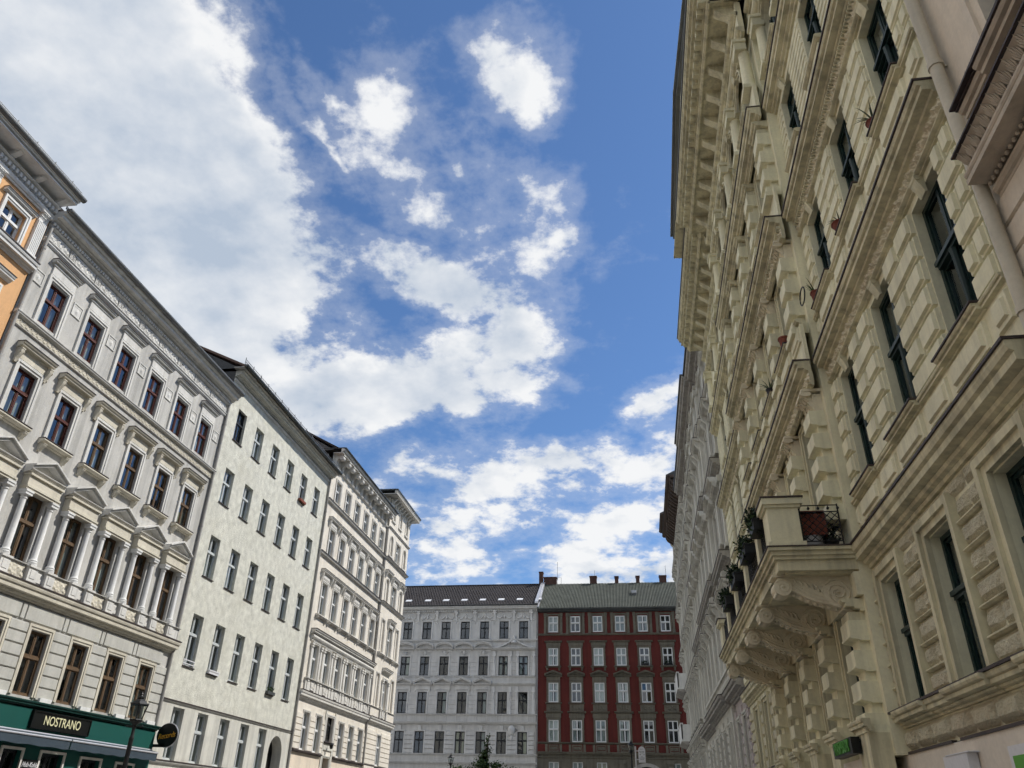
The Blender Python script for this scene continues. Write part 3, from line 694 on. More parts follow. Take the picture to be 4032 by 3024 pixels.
cornice(b, 'frieze_moulding', b.s0, b.s1, 19.40, .10, .09, M['grey_trim'], prof=STR)
cornice(b, 'eaves_cornice', b.s0, b.s1+.1, 19.62, .30, .40, M['smooth_stucco'])
b.put('eaves_board', b.mb().box(b.s0-.25, b.s1+.2, .0, .52, 19.925, 19.985), M['stone_grey_dark'])
shell(b, 19.9); gable_roof(b, 20.10, 2.9, M['brown_tile'], .52, s0=b.s0-.15, s1=b.s1+.1)
gutter(b, b.s0-.25, b.s1+.25, .60, 20.06, .09, 'dark_metal'); snow_guard(b, b.s0-.1, b.s1, .55, 20.12, .34)
for i, c in enumerate(cc):
    for z0, z1 in crow:
        if z0 < 4 and i == 5: continue
        opened = (i == 0 and z0 > 16)
        o = window(b, c, z0, z1, cw, 'dark_frame' if opened else 'grey_frame', tr=.62, rec=.2, cmat=('curtain_grey', 'room_green', 'curtain_white'), curtains=('gap', 'full', 'left', 'right', 'low', None) if not opened else (None,))
        b.at('window_sill', cached('cws', lambda: MB().box(-cw/2-.04, cw/2+.04, -.2, .05, -.035, 0).mesh('window_sill', M['flashing'])), c, z0-.002)
pipe(b, b.s1-.06, .08, 0, 19.7, r=.06, mt='grey_pipe')
# things on its sills
def sill_thing(name, label, cat, loc, builder, parts=()):
    o = obj(name, builder, None, loc); o.rotation_euler = (0, 0, R(90)); tag(o, label, cat); return o
def leaf_mesh(name, n, rx, ry, rz, size, mt, seed, up=0.0):
    q = random.Random(seed); m = MB()
    for _ in range(n):
        while True:
            x, y, z = q.uniform(-1, 1), q.uniform(-1, 1), q.uniform(-1, 1)
            if x*x+y*y+z*z < 1: break
        p = Vector((x*rx, y*ry, z*rz+rz)); a = Vector((q.uniform(-1, 1), q.uniform(-1, 1), q.uniform(-.6, 1)+up)).normalized(); c_ = a.cross(Vector((q.uniform(-1, 1), q.uniform(-1, 1), q.uniform(-1, 1)))).normalized()
        s_ = size*q.uniform(.6, 1.3); t_ = [p, p+a*s_*.5+c_*s_*.28, p+a*s_, p+a*s_*.5-c_*s_*.28]
        m.add([tuple(v) for v in t_], [(0, 1, 2, 3)])
    return m.mesh(name, M[mt])
box_me = MB().box(-.40, .40, 0, .16, 0, .12).mesh('window_box', M['terracotta'])
o = sill_thing('window_box', 'red flower box on the sill of a top-floor window, plain stucco house', 'flower box', (XL+.0, 38.42, 16.80), box_me)
o2 = sill_thing('window_box', 'pale slatted flower box on a low sill of the plain stucco house', 'flower box', (XL-.02, 32.56, 6.78), MB().box(-.42, .42, 0, .14, 0, .10).box(-.44, .44, -.01, .16, .10, .15).mesh('window_box', M['sign_white']))
o3 = sill_thing('window_box', 'dark planted flower box beneath a window, fifth column of the plain stucco house', 'flower box', (XL-.02, 38.42, 6.78), MB().box(-.42, .42, 0, .16, 0, .14).mesh('window_box', M['dark_metal']))
obj('foliage', leaf_mesh('foliage', 90, .40, .09, .12, .09, 'leaf_green', 3), o3, (0, -.08, .10))
rail = sill_thing('window_rail', 'white bar across the foot of a window of the plain stucco house, first column', 'rail', (XL-.02, 30.6, 6.86), MB().box(-.46, .46, 0, .035, 0, .03).box(-.46, .46, 0, .035, .14, .17).box(-.40, -.37, 0, .03, -.07, .16).box(.37, .40, 0, .03, -.07, .16).mesh('window_rail', M['sign_white']))

# ================================================================ left row: cream corner house
D = Bld('cream_corner_house', 'cream corner house with bulbous eaves brackets and a low corner tower', 'L', 41.9, 59.3, XL)
b = D; dc = [43.50, 45.36, 47.24, 49.12, 50.95, 52.78]; dw = .84; TW = 53.75
drow = [(18.70, 20.02), (15.34, 16.90), (11.77, 13.63), (8.26, 10.13)]
ops = [(c-dw/2, c+dw/2, z0, z1) for c in dc for z0, z1 in drow]
ops += [(c-dw/2, c+dw/2, 4.70, 6.58) for c in dc if abs(c-47.24) > .1]+[(46.62, 47.74, 5.40, 6.70), (46.62, 47.66, 0, 4.88)]
wall(b, 'wall', b.s0, TW, 4.55, 20.75, [o for o in ops if o[2] > 4.6], M['cream_plaster'], reveal=.24)
wall(b, 'plinth_wall', b.s0, TW, 0, 4.55, [(46.62, 47.66, 0, 4.54)], M['beige_plaster'], reveal=.4)
tops = [(56.5-.42, 56.5+.42, z0, z1) for z0, z1 in ((18.72, 20.1), (15.3, 16.8), (11.77, 13.80), (8.26, 10.18), (4.70, 6.59))]
niche = [(c-.34, c+.34, z0, z1, 'arch') for c in (54.72, 58.28) for z0, z1 in ((18.72, 20.25), (15.3, 17.0))]+[(c-.33, c+.33, 21.42, 22.68, 'arch') for c in (54.72, 56.5, 58.28)]
flat = [(c-.32, c+.32, z0, z1) for c in (54.72, 58.28) for z0, z1 in ((11.75, 14.02), (8.20, 10.38))]
wall(b, 'tower_wall', TW, b.s1, 0, 22.95, tops, M['cream_plaster'], reveal=.24, d=.09)
D_n = wall(b, 'tower_panels', TW+.02, b.s1-.02, 7.6, 22.9, niche+flat+[(56.5-.50, 56.5+.50, z0-.02, z1+.1) for z0, z1 in ((18.72, 20.1), (15.3, 16.8), (11.77, 13.80), (8.26, 10.18))], M['cream_plaster'], reveal=.078, d=.17)
for s in (TW, b.s1): b.put('tower_return', b.mb().box(min(s, s+(.02 if s == TW else -.02)), max(s, s+(.02 if s == TW else -.02)), -.3, .088, 0, 22.95), M['cream_plaster'])
b.put('corner_wall', b.mb().box(b.s1-.012, b.s1-.002, -11, -.3, 0, 22.95), M['cream_plaster'])
shell(b, 20.9); gable_roof(b, 21.75, 3.2, M['roof_tile'], .3, s1=TW)
b.put('tower_body', b.mb().box(TW+.03, b.s1-.03, -5.5, -.32, 20.9, 22.94), M['cream_plaster'])
for nn in niche:
    c = (nn[0]+nn[1])/2; h_ = nn[3]-nn[2]
    def arc():
        m = MB(); w_ = nn[1]-nn[0]; r = w_/2; k = 12; t = .07
        for i in range(k):
            t0, t1 = math.pi*i/k, math.pi*(i+1)/k
            m.elev([(-r*math.cos(t0), h_-r+r*math.sin(t0)), (-r*math.cos(t1), h_-r+r*math.sin(t1)), (-(r+t)*math.cos(t1), h_-r+(r+t)*math.sin(t1)), (-(r+t)*math.cos(t0), h_-r+(r+t)*math.sin(t0))], 0, .05)
        m.box(-r-t, -r, 0, .05, 0, h_-r); m.box(r, r+t, 0, .05, 0, h_-r); m.box(-r-t-.06, r+t+.06, 0, .10, -.10, 0)
        return m.mesh('niche_surround', M['pale_trim'])
    b.at('niche_surround', cached(('narc', round(h_, 2), round(nn[1]-nn[0], 2)), arc), c, nn[2], .17)
for nn in flat: surround(b, (nn[0]+nn[1])/2, nn[2], nn[3]-nn[2], nn[1]-nn[0], .09, .05, 'pale_trim', d0=.17)
for k, c in enumerate(dc+[56.5]):
    tw = k == 6; d0 = .17 if tw else 0.0; rr = [(18.72, 20.1), (15.3, 16.8), (11.77, 13.80), (8.26, 10.18)] if tw else drow
    for r_, (z0, z1) in enumerate(rr):
        window(b, c, z0, z1, dw, 'white_frame', tr=.60, rec=.18 if not tw else .05, d=0 if not tw else .03, cmat=('curtain_grey', 'curtain_white'))
        surround(b, c, z0, z1-z0, dw+(.16 if tw else 0), .13, .06, 'pale_trim', d0=d0)
    z0, z1 = rr[1]; hood(b, c, z1+.40, 1.66, .20, .24, 'pale_trim', d0=d0, br=(.10, .34)); b.at('hood_block', cached('dhb', lambda: MB().box(-.54, .54, 0, .06, 0, .26).frust(-.46, .46, .04, .22, .06, .08, .02).mesh('hood_block', M['pale_trim'])), c, z1+.135, d0)
    z0, z1 = rr[2]; hood(b, c, 14.10, 1.68 if not tw else 1.5, .20, .24, 'pale_trim', d0=d0, br=(.10, .40)); b.at('hood_block', cached('dhb', None), c, 13.80, d0)
    sill(b, c, z0-.03, 1.62, .14, .20, 'pale_trim', d0=d0, br=(.11, .16))
    z0, z1 = rr[3]
    for sx in (-1, 1):
        b.at('pilaster', cached('dpil', lambda: MB().box(-.11, .11, 0, .10, 0, 1.78).box(-.14, .14, 0, .13, 0, .1).box(-.14, .14, 0, .14, 1.62, 1.70).box(-.15, .15, 0, .16, 1.74, 1.84).mesh('pilaster', M['pale_trim'])), c+sx*.70, 8.28, d0)
    if tw: hood(b, c, 10.62, 1.9, .26, .28, 'pale_trim', d0=d0)
    b.at('relief_panel', cached('drp', lambda: MB().frame(.46, .40, .04, 0, .03, 0, True).relief(-.23, .23, 0, .40, 14, 12, .003, .05, lambda x, y: scroll_fn(x, y, 1, 1)).mesh('relief_panel', M['pale_trim'], True)), c, 7.72, .10 if not tw else .21)
    for sx in (-1, 1): b.at('pedestal', cached('dpe', lambda: MB().box(-.10, .10, 0, .13, 0, .56).box(-.12, .12, 0, .15, .5, .56).mesh('pedestal', M['pale_trim'])), c+sx*.72, 7.58, .0 if not tw else d0)
    if abs(c-47.24) > .1:
        window(b, c, 4.70, 6.58, dw, 'white_frame', tr=.60, rec=.18 if not tw else .05, d=0 if not tw else .03)
        surround(b, c, 4.70, 1.88, dw, .10, .05, 'pale_trim', d0=.0 if not tw else .10)
for nn in [(54.72,), (58.28,)]:
    sill(b, nn[0], 11.74, 1.4, .14, .20, 'pale_trim', d0=.17, br=(.11, .16)); hood(b, nn[0], 17.30, 1.5, .20, .24, 'pale_trim', d0=.17, br=(.10, .34))
window(b, 47.18, 5.40, 6.70, 1.12, 'dark_frame', tr=.7, rec=.2, curtains=(None,)); surround(b, 47.18, 5.40, 1.30, 1.12, .14, .07, 'pale_trim'); sill(b, 47.18, 5.38, 1.5, .1, .14, 'flashing')
b.put('entrance_bay', b.mb().box(46.30, 46.48, .0, .05, 0, 7.0).box(47.88, 48.06, .0, .05, 0, 7.0).box(46.48, 47.88, 0, .06, 4.95, 5.2), M['stone_grey'])
dr = b.put('entrance_door', b.mb().box(46.62, 47.66, -.36, -.30, 0, 3.6).box(46.62, 47.66, -.36, -.26, 3.6, 3.75).box(47.11, 47.17, -.30, -.26, 0, 3.6), M['dark_frame']); surround(b, 47.14, 0, 4.55, 1.04, .12, .07, 'stone_grey')
b.put('pane', b.mb().box(46.62, 47.66, -.34, -.33, 3.75, 4.54), M['glass'], parent=dr)
b.at('wall_lantern', MB().box(-.02, .02, 0, .22, .28, .31).lathe(0, .22, [(.04, 0), (.09, .05), (.11, .24), (.02, .34)], 6).mesh('wall_lantern', M['black_iron']), 47.14, 5.02, .06)
cornice(b, 'entablature', 42.55, TW, 10.25, .30, .18, M['pale_trim'], prof=STR); cornice(b, 'entablature_cornice', 42.45, TW+.02, 10.55, .28, .32, M['pale_trim'], cap='flashing')
cornice(b, 'sill_course', 42.45, TW, 8.16, .09, .20, M['pale_trim'], prof=STR); cornice(b, 'sill_course', TW, b.s1+.04, 8.16, .07, .28, M['pale_trim'], prof=STR)
b.put('balustrade_wall', b.mb().box(42.5, TW, .004, .095, 7.56, 8.16), M['pale_trim'])
b.put('balustrade_wall', b.mb().box(TW, b.s1-.01, .092, .20, 7.56, 8.16), M['cream_plaster'])
cornice(b, 'main_string_course', b.s0, TW, 7.12, .42, .26, M['pale_trim'], cap='flashing'); cornice(b, 'main_string_course', TW, b.s1+.06, 7.12, .42, .36, M['pale_trim'], cap='flashing')
for z, h_, dd in ((15.02, .17, .18), (18.26, .17, .18)):
    cornice(b, 'string_course', b.s0, TW, z, h_, dd, M['pale_trim'], cap='flashing'); cornice(b, 'string_course', TW, b.s1+.06, z, h_, dd+.17, M['pale_trim'], cap='flashing')
cornice(b, 'frieze_moulding', b.s0, TW, 20.56, .14, .14, M['pale_trim']); cornice(b, 'frieze_moulding', TW, b.s1+.05, 20.62, .16, .30, M['pale_trim'])
wall(b, 'eaves_frieze', b.s0, TW, 20.70, 21.42, [], M['pale_trim'], d=.01)
def bulb():
    m = MB(); m.prism([(0, -.62), (.10, -.60), (.14, -.40), (.20, -.26), (.30, -.16), (.34, -.05), (.34, 0), (0, 0)], -.13, .13)
    m.prism([(.44+.145*math.cos(2*math.pi*i/12), -.135+.145*math.sin(2*math.pi*i/12)) for i in range(12)], -.17, .17); m.box(-.16, .16, 0, .6, 0, .06)
    return m.mesh('eaves_bracket', M['pale_trim'], True)
for i in range(12): b.at('eaves_bracket', cached('bulb', bulb), 42.45+i*.965+(.08 if i % 2 else -.08), 21.34, .01)
b.put('eaves_soffit', b.mb().box(b.s0+.02, TW+.02, 0, .62, 21.405, 21.44), M['pale_trim'])
cornice(b, 'corona', b.s0, TW+.05, 21.44, .24, .24, M['pale_trim'], d0=.50); gutter(b, b.s0, TW+.06, .74, 21.72, .08, 'dark_metal')
b.put('eaves_roof', b.mb().prism([(.74, 21.70), (-5.5, 21.74), (-5.5, 21.78), (.74, 21.76)], b.s0, TW+.05), M['dark_metal'])
for i in range(9): b.at('eaves_bracket', bracket_mesh(.16, .40, .42, 'pale_trim'), TW+.35+i*.62, 22.62, .09)
b.put('tower_soffit', b.mb().box(TW-.65, b.s1+.65, -6.0, .76, 23.07, 23.12), M['pale_trim'])
cornice(b, 'tower_corona', TW-.68, b.s1+.68, 23.12, .22, .22, M['pale_trim'], d0=.58)
b.put('tower_roof', b.mb().box(TW-.72, b.s1+.72, -6.1, .84, 23.345, 23.44).box(TW-.5, b.s1+.5, -5.9, .6, 23.44, 23.54), M['dark_metal'])
b.put('tower_side', b.mb().box(TW-.02, TW, -5.4, .088, 21.7, 23.07), M['cream_plaster'])
pipe(b, TW-.05, .10, 4.6, 20.6, r=.05, mt='grey_pipe')
zr = [4.70+.30*i for i in range(7)]
for l, r_ in ((b.s0+.18, dc[0]-.54), (dc[0]+.54, dc[1]-.54), (dc[1]+.54, 46.28), (48.08, dc[3]-.54), (dc[3]+.54, dc[4]-.54), (dc[4]+.54, dc[5]-.54), (dc[5]+.54, TW-.12)):
    for j in range(6): b.at('stone_block', block_mesh(r_-l, .28, .05, .02, 'cream_plaster'), (l+r_)/2, zr[j], .002)
for l, r_ in ((TW+.02, 56.5-.54), (56.5+.54, b.s1-.01)):
    for j in range(8): b.at('stone_block', block_mesh(r_-l, .28, .05, .02, 'cream_plaster'), (l+r_)/2, 4.40+.30*j, .092)
cornice(b, 'plinth_ledge', b.s0+.1, 46.25, 4.55, .12, .16, M['flashing'], prof=STR); cornice(b, 'plinth_ledge', 48.1, b.s1, 4.55, .12, .16, M['flashing'], prof=STR)

# ================================================================ back of the street: white stucco house
YB = 85.0
W = Bld('white_stucco_house', 'white stucco house with a dark tiled roof and round window hoods, facing down the street', 'K', -28.6, -10.3, YB)
b = W; wc = [-24.76+2.151*i for i in range(-1, 7)]; ww = 1.0
wrow = [(18.78, 20.62), (15.02, 16.97), (11.24, 13.37), (7.46, 9.56), (3.2, 5.5)]
wall(b, 'wall', b.s0, b.s1, 0, 22.0, [(c-ww/2, c+ww/2, z0, z1) for c in wc for z0, z1 in wrow], M['white_plaster'], reveal=.22)
shell(b, 22.2, side='white_plaster')
def swag():
    m = MB()
    for sx in (-1, 1):
        m.tube([(sx*(.10+.75*t), .05+.05*math.sin(math.pi*t), .55-.38*math.sin(math.pi*t*.9)) for t in [i/8 for i in range(9)]], [.03+.05*math.sin(math.pi*i/8) for i in range(9)], 6)
    m.lathe(0, .06, [(.03, .12), (.10, .2), (.14, .34), (.10, .46), (.16, .52), (.05, .62)], 8)
    for i in range(5): m.lathe(math.cos(i*1.26)*.10, .14, [(.0, .28+math.sin(i*1.26)*.10), (.05, .31+math.sin(i*1.26)*.10), (.0, .36+math.sin(i*1.26)*.10)], 6)
    return m.mesh('garland', M['white_ornament'], True)
def corbelhead():
    m = MB(); m.prism([(0, -.9), (.06, -.88), (.10, -.6), (.16, -.3), (.30, -.1), (.34, .12), (0, .12)], -.12, .12); m.box(-.20, .20, 0, .38, .12, .22)
    for sx in (-1, 1): m.prism([(.24+.1*math.cos(2*math.pi*i/10), -.05+.1*math.sin(2*math.pi*i/10)) for i in range(10)], sx*.12, sx*.22)
    m.lathe(0, .04, [(.0, -1.25), (.05, -1.15), (.07, -1.0), (.04, -.9)], 8)
    return m.mesh('eaves_bracket', M['white_ornament'], True)
for k, c in enumerate(wc):
    twin = k >= 6; d0 = .07 if twin or k == 0 else 0
    for r_, (z0, z1) in enumerate(wrow):
        window(b, c, z0, z1, ww, 'dark_frame', tr=.62, rec=.14, curtains=('gap', None, None, None, 'right') if r_ > 0 else (None,), cmat=('curtain_grey', 'curtain_cream', 'curtain_grey'))
        if r_ < 4: surround(b, c, z0, z1-z0, ww, .14, .11, 'white_ornament')
    b.at('garland', cached('swag', swag), c, 20.78)
    b.at('eaves_bracket', cached('wcb', corbelhead), c+1.075 if k < 7 else c+.82, 21.55)
    if 1 <= k <= 5:
        pediment(b, c, 17.62, 1.95, .42, .46, 'white_ornament', t=.13, arch=True)
        b.at('carved_head', cached('wch', lambda: MB().lathe(0, .05, [(.0, -.1), (.12, 0), (.16, .18), (.13, .32), (.2, .36), (.0, .46)], 8).tube([(-.4, .05, .3), (-.25, .08, .12), (-.1, .08, .1)], .05).tube([(.4, .05, .3), (.25, .08, .12), (.1, .08, .1)], .05).mesh('carved_head', M['white_ornament'], True)), c, 17.18)
        b.at('hood_block', cached('whb', lambda: MB().box(-.78, .78, 0, .10, 0, .14).mesh('hood_block', M['white_ornament'])), c, 17.46)
        pediment(b, c, 14.02, 1.98, .42, .46, 'white_ornament', t=.13); b.at('hood_block', cached('whb2', lambda: MB().box(-.86, .86, 0, .13, 0, .10).box(-.80, .80, 0, .08, .10, .42).mesh('hood_block', M['white_ornament'])), c, 13.60)
        sill(b, c, 14.98, 1.9, .12, .16, 'white_ornament')
        for sx in (-1, 1): b.at('bracket', bracket_mesh(.16, .30, .14, 'white_ornament'), c+sx*.72, 13.28)
    b.at('panel', cached('wpan', lambda: MB().frame(1.05, .42, .07, 0, .05, 0, True).mesh('panel', M['white_ornament'])), c, 10.62)
    b.at('keystone', cached('wkey', lambda: MB().prism([(0, 0), (.10, 0), (.20, .5), (0, .5)], -.18, .18).mesh('keystone', M['white_ornament'])), c, 9.62)
    b.at('panel', cached('wpan2', lambda: MB().frame(.9, .16, .05, 0, .03, 0, True).mesh('panel', M['white_ornament'])), c, 6.95)
for s0, s1 in ((-15.15, -10.55), (-28.3, -25.9)):
    cm = (s0+s1)/2
    b.put('bay_hood', b.mb().prism(pf(CORN, .5, .24, 17.55), s0, s1), M['white_ornament'])
    m = b.mb(); n = 16
    for i in range(n):
        x0, x1 = -1+2*i/n, -1+2*(i+1)/n; f = lambda x: 17.77+.95*max(0, (1-abs(x)))**1.9
        m.elev([(cm+x0*(s1-s0)*.46, f(x0)), (cm+x1*(s1-s0)*.46, f(x1)), (cm+x1*(s1-s0)*.46, f(x1)+.13), (cm+x0*(s1-s0)*.46, f(x0)+.13)], 0, .34)
    b.put('curved_gable', m, M['white_ornament'])
    b.put('bust', b.mb().lathe(cm, .18, [(.36, 18.3), (.30, 18.45), (.12, 18.62), (.10, 18.7), (.17, 18.8), (.19, 18.93), (.12, 19.06), (.0, 19.1)], 10).tube([(cm-.62, .2, 18.2), (cm-.35, .25, 18.45), (cm-.5, .25, 18.6)], .08).tube([(cm+.62, .2, 18.2), (cm+.35, .25, 18.45), (cm+.5, .25, 18.6)], .08), M['white_ornament'], True)
    cornice(b, 'bay_cornice', s0, s1, 14.02, .25, .32, M['white_ornament']); cornice(b, 'bay_sill', s0, s1, 14.86, .12, .2, M['white_ornament'], prof=STR)
    for sx in (s0+.18, cm-.38, cm+.38, s1-.18):
        for z0, z1 in ((11.24, 13.9), (15.0, 17.5)):
            b.at('pilaster', cached(('wpi', z0), lambda: MB().box(-.14, .14, 0, .12, 0, z1-z0).box(-.2, .2, 0, .2, z1-z0-.55, z1-z0-.35).box(-.17, .17, 0, .17, 0, .2).lathe(0, .14, [(.0, z1-z0-1.3), (.07, z1-z0-1.1), (.09, z1-z0-.7), (.1, z1-z0-.55)], 8).mesh('pilaster', M['white_ornament'])), sx, z0)
m = b.mb(); cx = -12.95
m.lathe(cx, .1, [(.0, 8.6), (.1, 8.8), (.14, 9.1), (.08, 9.25)], 8); m.lathe(cx, .08, [(.2, 9.3), (.36, 9.55), (.40, 9.8), (.30, 10.05), (.1, 10.2)], 10)
for sx in (-1, 1): m.tube([(cx+sx*.3, .1, 9.5), (cx+sx*.6, .12, 9.75), (cx+sx*.45, .12, 10.0), (cx+sx*.3, .1, 9.9)], .07)
b.put('cartouche', m, M['white_ornament'], True)
for z, h_, dd in ((18.46, .24, .26), (11.10, .14, .26), (10.22, .26, .40), (7.34, .16, .28), (6.52, .24, .36), (5.9, .2, .3)): cornice(b, 'string_course', b.s0, b.s1, z, h_, dd, M['white_ornament'], prof=STR if dd < .2 else CORN)
zr = [7.5+.42*i for i in range(6)]
ed = [b.s0]+[x for c in wc for x in (c-ww/2-.12, c+ww/2+.12)]+[b.s1-.3]
for i in range(0, len(ed)-1, 2):
    for j in range(5): b.at('stone_block', block_mesh(ed[i+1]-ed[i], .385, .09, .03, 'white_plaster'), (ed[i]+ed[i+1])/2, zr[j]+.01, .002)
    for z0, n_ in ((11.28, 5), (15.04, 4)):
        for j in range(n_): b.at('stone_block', block_mesh(ed[i+1]-ed[i], .41, .03, .012, 'white_plaster'), (ed[i]+ed[i+1])/2, z0+.43*j, .002)
m = b.mb(); s = b.s0+.1
while s < b.s1-.1: m.box(s, s+.10, 0, .28, 21.66, 21.78); s += .2
b.put('dentil_row', m, M['white_ornament'])['kind'] = 'stuff'
cornice(b, 'frieze_moulding', b.s0, b.s1, 20.72, .06, .08, M['white_ornament'], prof=STR)
cornice(b, 'main_cornice', b.s0, b.s1-.05, 21.78, .40, .62, M['white_ornament'])
gutter(b, b.s0, b.s1, .66, 22.28, .10, 'dark_metal')
def tiled(b, s0, s1, d0, z0, d1, z1, nr, pitch, mt):
    m = b.mb(); nc = int((s1-s0)/pitch)
    for j in range(nr):
        t0, t1 = j/nr, (j+1.12)/nr
        for i in range(nc):
            a = s0+pitch*i+(pitch/2 if j % 2 else 0); p0 = (d0+(d1-d0)*t0, z0+(z1-z0)*t0+.05); p1 = (d0+(d1-d0)*t1, z0+(z1-z0)*t1)
            m.add([(a, p0[0], p0[1]-.05), (a+pitch*.5, p0[0], p0[1]), (a+pitch*.94, p0[0], p0[1]-.05), (a+pitch*.94, p1[0], p1[1]-.03), (a+pitch*.5, p1[0], p1[1]+.03), (a, p1[0], p1[1]-.03)], [(0, 1, 4, 5), (1, 2, 3, 4), (0, 2, 1)])
    o = b.put('roof_tiles', m, M[mt]); o['kind'] = 'stuff'; return o
b.put('roof', b.mb().prism([(.6, 22.28), (-5.6, 26.05), (-11.5, 22.28), (-11.5, 22.2), (-5.6, 25.9), (.6, 22.2)], b.s0, b.s1), M['roof_tile'])
tiled(b, b.s0+.05, b.s1-.35, .55, 22.33, -5.6, 26.10, 16, .30, 'roof_tile')
b.put('ridge_cap', b.mb().box(b.s0, b.s1, -5.75, -5.45, 26.03, 26.17), M['roof_tile'])
for i in range(8):
    c = -25.05+2.1*i if i > 0 else -25.2
    sk = b.at('skylight', cached('sky_l', lambda: MB().prism([(-.10, .0), (-.62, .32), (-.68, .40), (-.16, .08)], -.40, .40).mesh('skylight', M['zinc'])), c, 22.98, -.42)
    obj('pane', cached('sky_p', lambda: MB().prism([(-.15, .085), (-.62, .37), (-.63, .385), (-.16, .10)], -.33, .33).mesh('pane', M['sign_white'])), sk, (0, 0, .012))
b.put('verge_flashing', b.mb().prism([(.5, 22.42), (-5.6, 26.14), (-5.6, 26.36), (.5, 22.62)], b.s1-.32, b.s1+.02), M['alu'])
pipe(b, b.s1-.12, .12, 0, 21.8, r=.07, mt='grey_pipe')

# ================================================================ back of the street: red house
Rd = Bld('red_house', 'dark red house with white cross windows and a grey corrugated roof, facing down the street', 'K', -10.3, 12.5, YB)
b = Rd; rc = [-8.65+2.383*i for i in range(9)]; rw = 1.02
rrow = [(19.40, 21.07), (15.98, 17.76), (12.40, 14.30), (8.68, 10.72)]
wall(b, 'wall', b.s0, b.s1, 7.6, 21.9, [(c-rw/2, c+rw/2, z0, z1) for c in rc for z0, z1 in rrow], M['red_plaster'], reveal=.18)
gate = (-1.35, 2.25, 0, 6.55, 'arch')
wall(b, 'ground_floor_wall', b.s0, b.s1, 0, 7.6, [(c-.5, c+.5, 4.2, 6.88) for i, c in enumerate(rc) if i not in (3, 4)]+[gate], M['brown_stone'], reveal=.3, d=.02)
b.put('archway_shade_block', b.mb().box(-1.6, 2.5, -1.0, -.6, 0, 6.8), M['interior_shade'])  # solid block coloured near-black in place of shade under the gate arch
shell(b, 22.0)
for k, c in enumerate(rc):
    for r_, (z0, z1) in enumerate(rrow):
        window(b, c, z0, z1, rw, 'white_frame', tr=.58, rec=.06, bold=.6, curtains=('full', 'gap', None, 'full') if k < 4 else (None, None, 'gap'), cmat=('curtain_grey', 'curtain_white'))
        if r_: surround(b, c, z0, z1-z0, rw, .20, .08, 'brown_stone')
    surround(b, c, 19.34, 1.85, rw, .16, .10, 'brown_stone')
    for sx in (-1, 1): b.at('pilaster', cached('rpil', lambda: MB().box(-.13, .13, 0, .08, 0, 2.2).box(-.16, .16, 0, .12, 1.85, 2.2).box(-.15, .15, 0, .10, 0, .12).mesh('pilaster', M['brown_stone'])), c+sx*.86, 19.22)
    hood(b, c, 18.32, 1.86, .16, .26, 'brown_stone', cap=None); b.at('hood_block', cached('rhb', lambda: MB().box(-.76, .76, 0, .09, 0, .33).mesh('hood_block', M['brown_stone'])), c, 17.985)
    sill(b, c, 15.95, 1.66, .14, .20, 'brown_stone', br=(.2, .30))
    pediment(b, c, 14.88, 1.84, .34, .28, 'brown_stone', t=.10); b.at('hood_block', cached('rhb2', lambda: MB().box(-.72, .72, 0, .08, 0, .37).mesh('hood_block', M['brown_stone'])), c, 14.51)
    sill(b, c, 12.36, 1.7, .12, .20, 'brown_stone')
    b.at('relief_panel', cached('rrp', lambda: MB().box(-.72, .72, 0, .06, 0, .66).relief(-.5, .5, .12, .54, 20, 10, .062, .07, lambda x, y: scroll_fn(x, y, 2, 1)).mesh('relief_panel', M['brown_stone'])), c, 11.55)
    hood(b, c, 11.36, 1.9, .17, .28, 'brown_stone', cap=None); b.at('hood_block', cached('rhb3', lambda: MB().box(-.78, .78, 0, .10, 0, .42).mesh('hood_block', M['brown_stone'])), c, 10.93)
    b.at('relief_panel', cached('rrp2', lambda: MB().frame(.8, .42, .1, 0, .06, 0, True).relief(-.36, .36, .06, .36, 14, 8, .01, .05, lambda x, y: scroll_fn(x, y, 2, 1)).mesh('relief_panel', M['brown_stone'])), c, 7.90, .12)
    for sx in (-1, 1): b.at('pedestal', cached('rped', lambda: MB().box(-.12, .12, 0, .18, 0, .66).mesh('pedestal', M['brown_stone'])), c+sx*.72, 7.80)
    if k not in (3, 4): window(b, c, 4.2, 6.88, 1.0, 'white_frame', tr=.60, rec=.12, curtains=('full', None)); surround(b, c, 4.2, 2.68, 1.0, .16, .08, 'brown_stone', d0=.02)
m = b.mb(); n = 16
for i in range(n):
    t0, t1 = math.pi*i/n, math.pi*(i+1)/n; cxx = .45; r0, r1 = 1.80, 2.12; zc = 6.55-1.8
    m.elev([(cxx-r0*math.cos(t0), zc+r0*math.sin(t0)), (cxx-r0*math.cos(t1), zc+r0*math.sin(t1)), (cxx-r1*math.cos(t1), zc+r1*math.sin(t1)), (cxx-r1*math.cos(t0), zc+r1*math.sin(t0))], .02, .16)
b.put('gate_surround', m, M['stone_grey_dark'])
for c in (-1.9, 2.8): b.put('pilaster', b.mb().box(c-.3, c+.3, .02, .18, 0, 7.1).box(c-.38, c+.38, .02, .26, 6.8, 7.1), M['brown_stone'])
cornice(b, 'string_course', b.s0, b.s1, 19.06, .18, .2, M['brown_stone']); cornice(b, 'sill_course', b.s0, b.s1, 8.48, .18, .26, M['brown_stone']); cornice(b, 'main_string_course', b.s0, b.s1, 7.48, .30, .36, M['brown_stone']); cornice(b, 'string_course', b.s0, b.s1, 7.20, .14, .14, M['brown_stone'], prof=STR)
b.put('parapet_band', b.mb().box(b.s0, b.s1, .004, .115, 7.79, 8.47), M['red_plaster'])
cornice(b, 'eaves_cornice', b.s0-.03, b.s1, 21.50, .24, .44, M['dark_metal']); gutter(b, b.s0-.05, b.s1, .50, 21.80, .10, 'dark_metal')
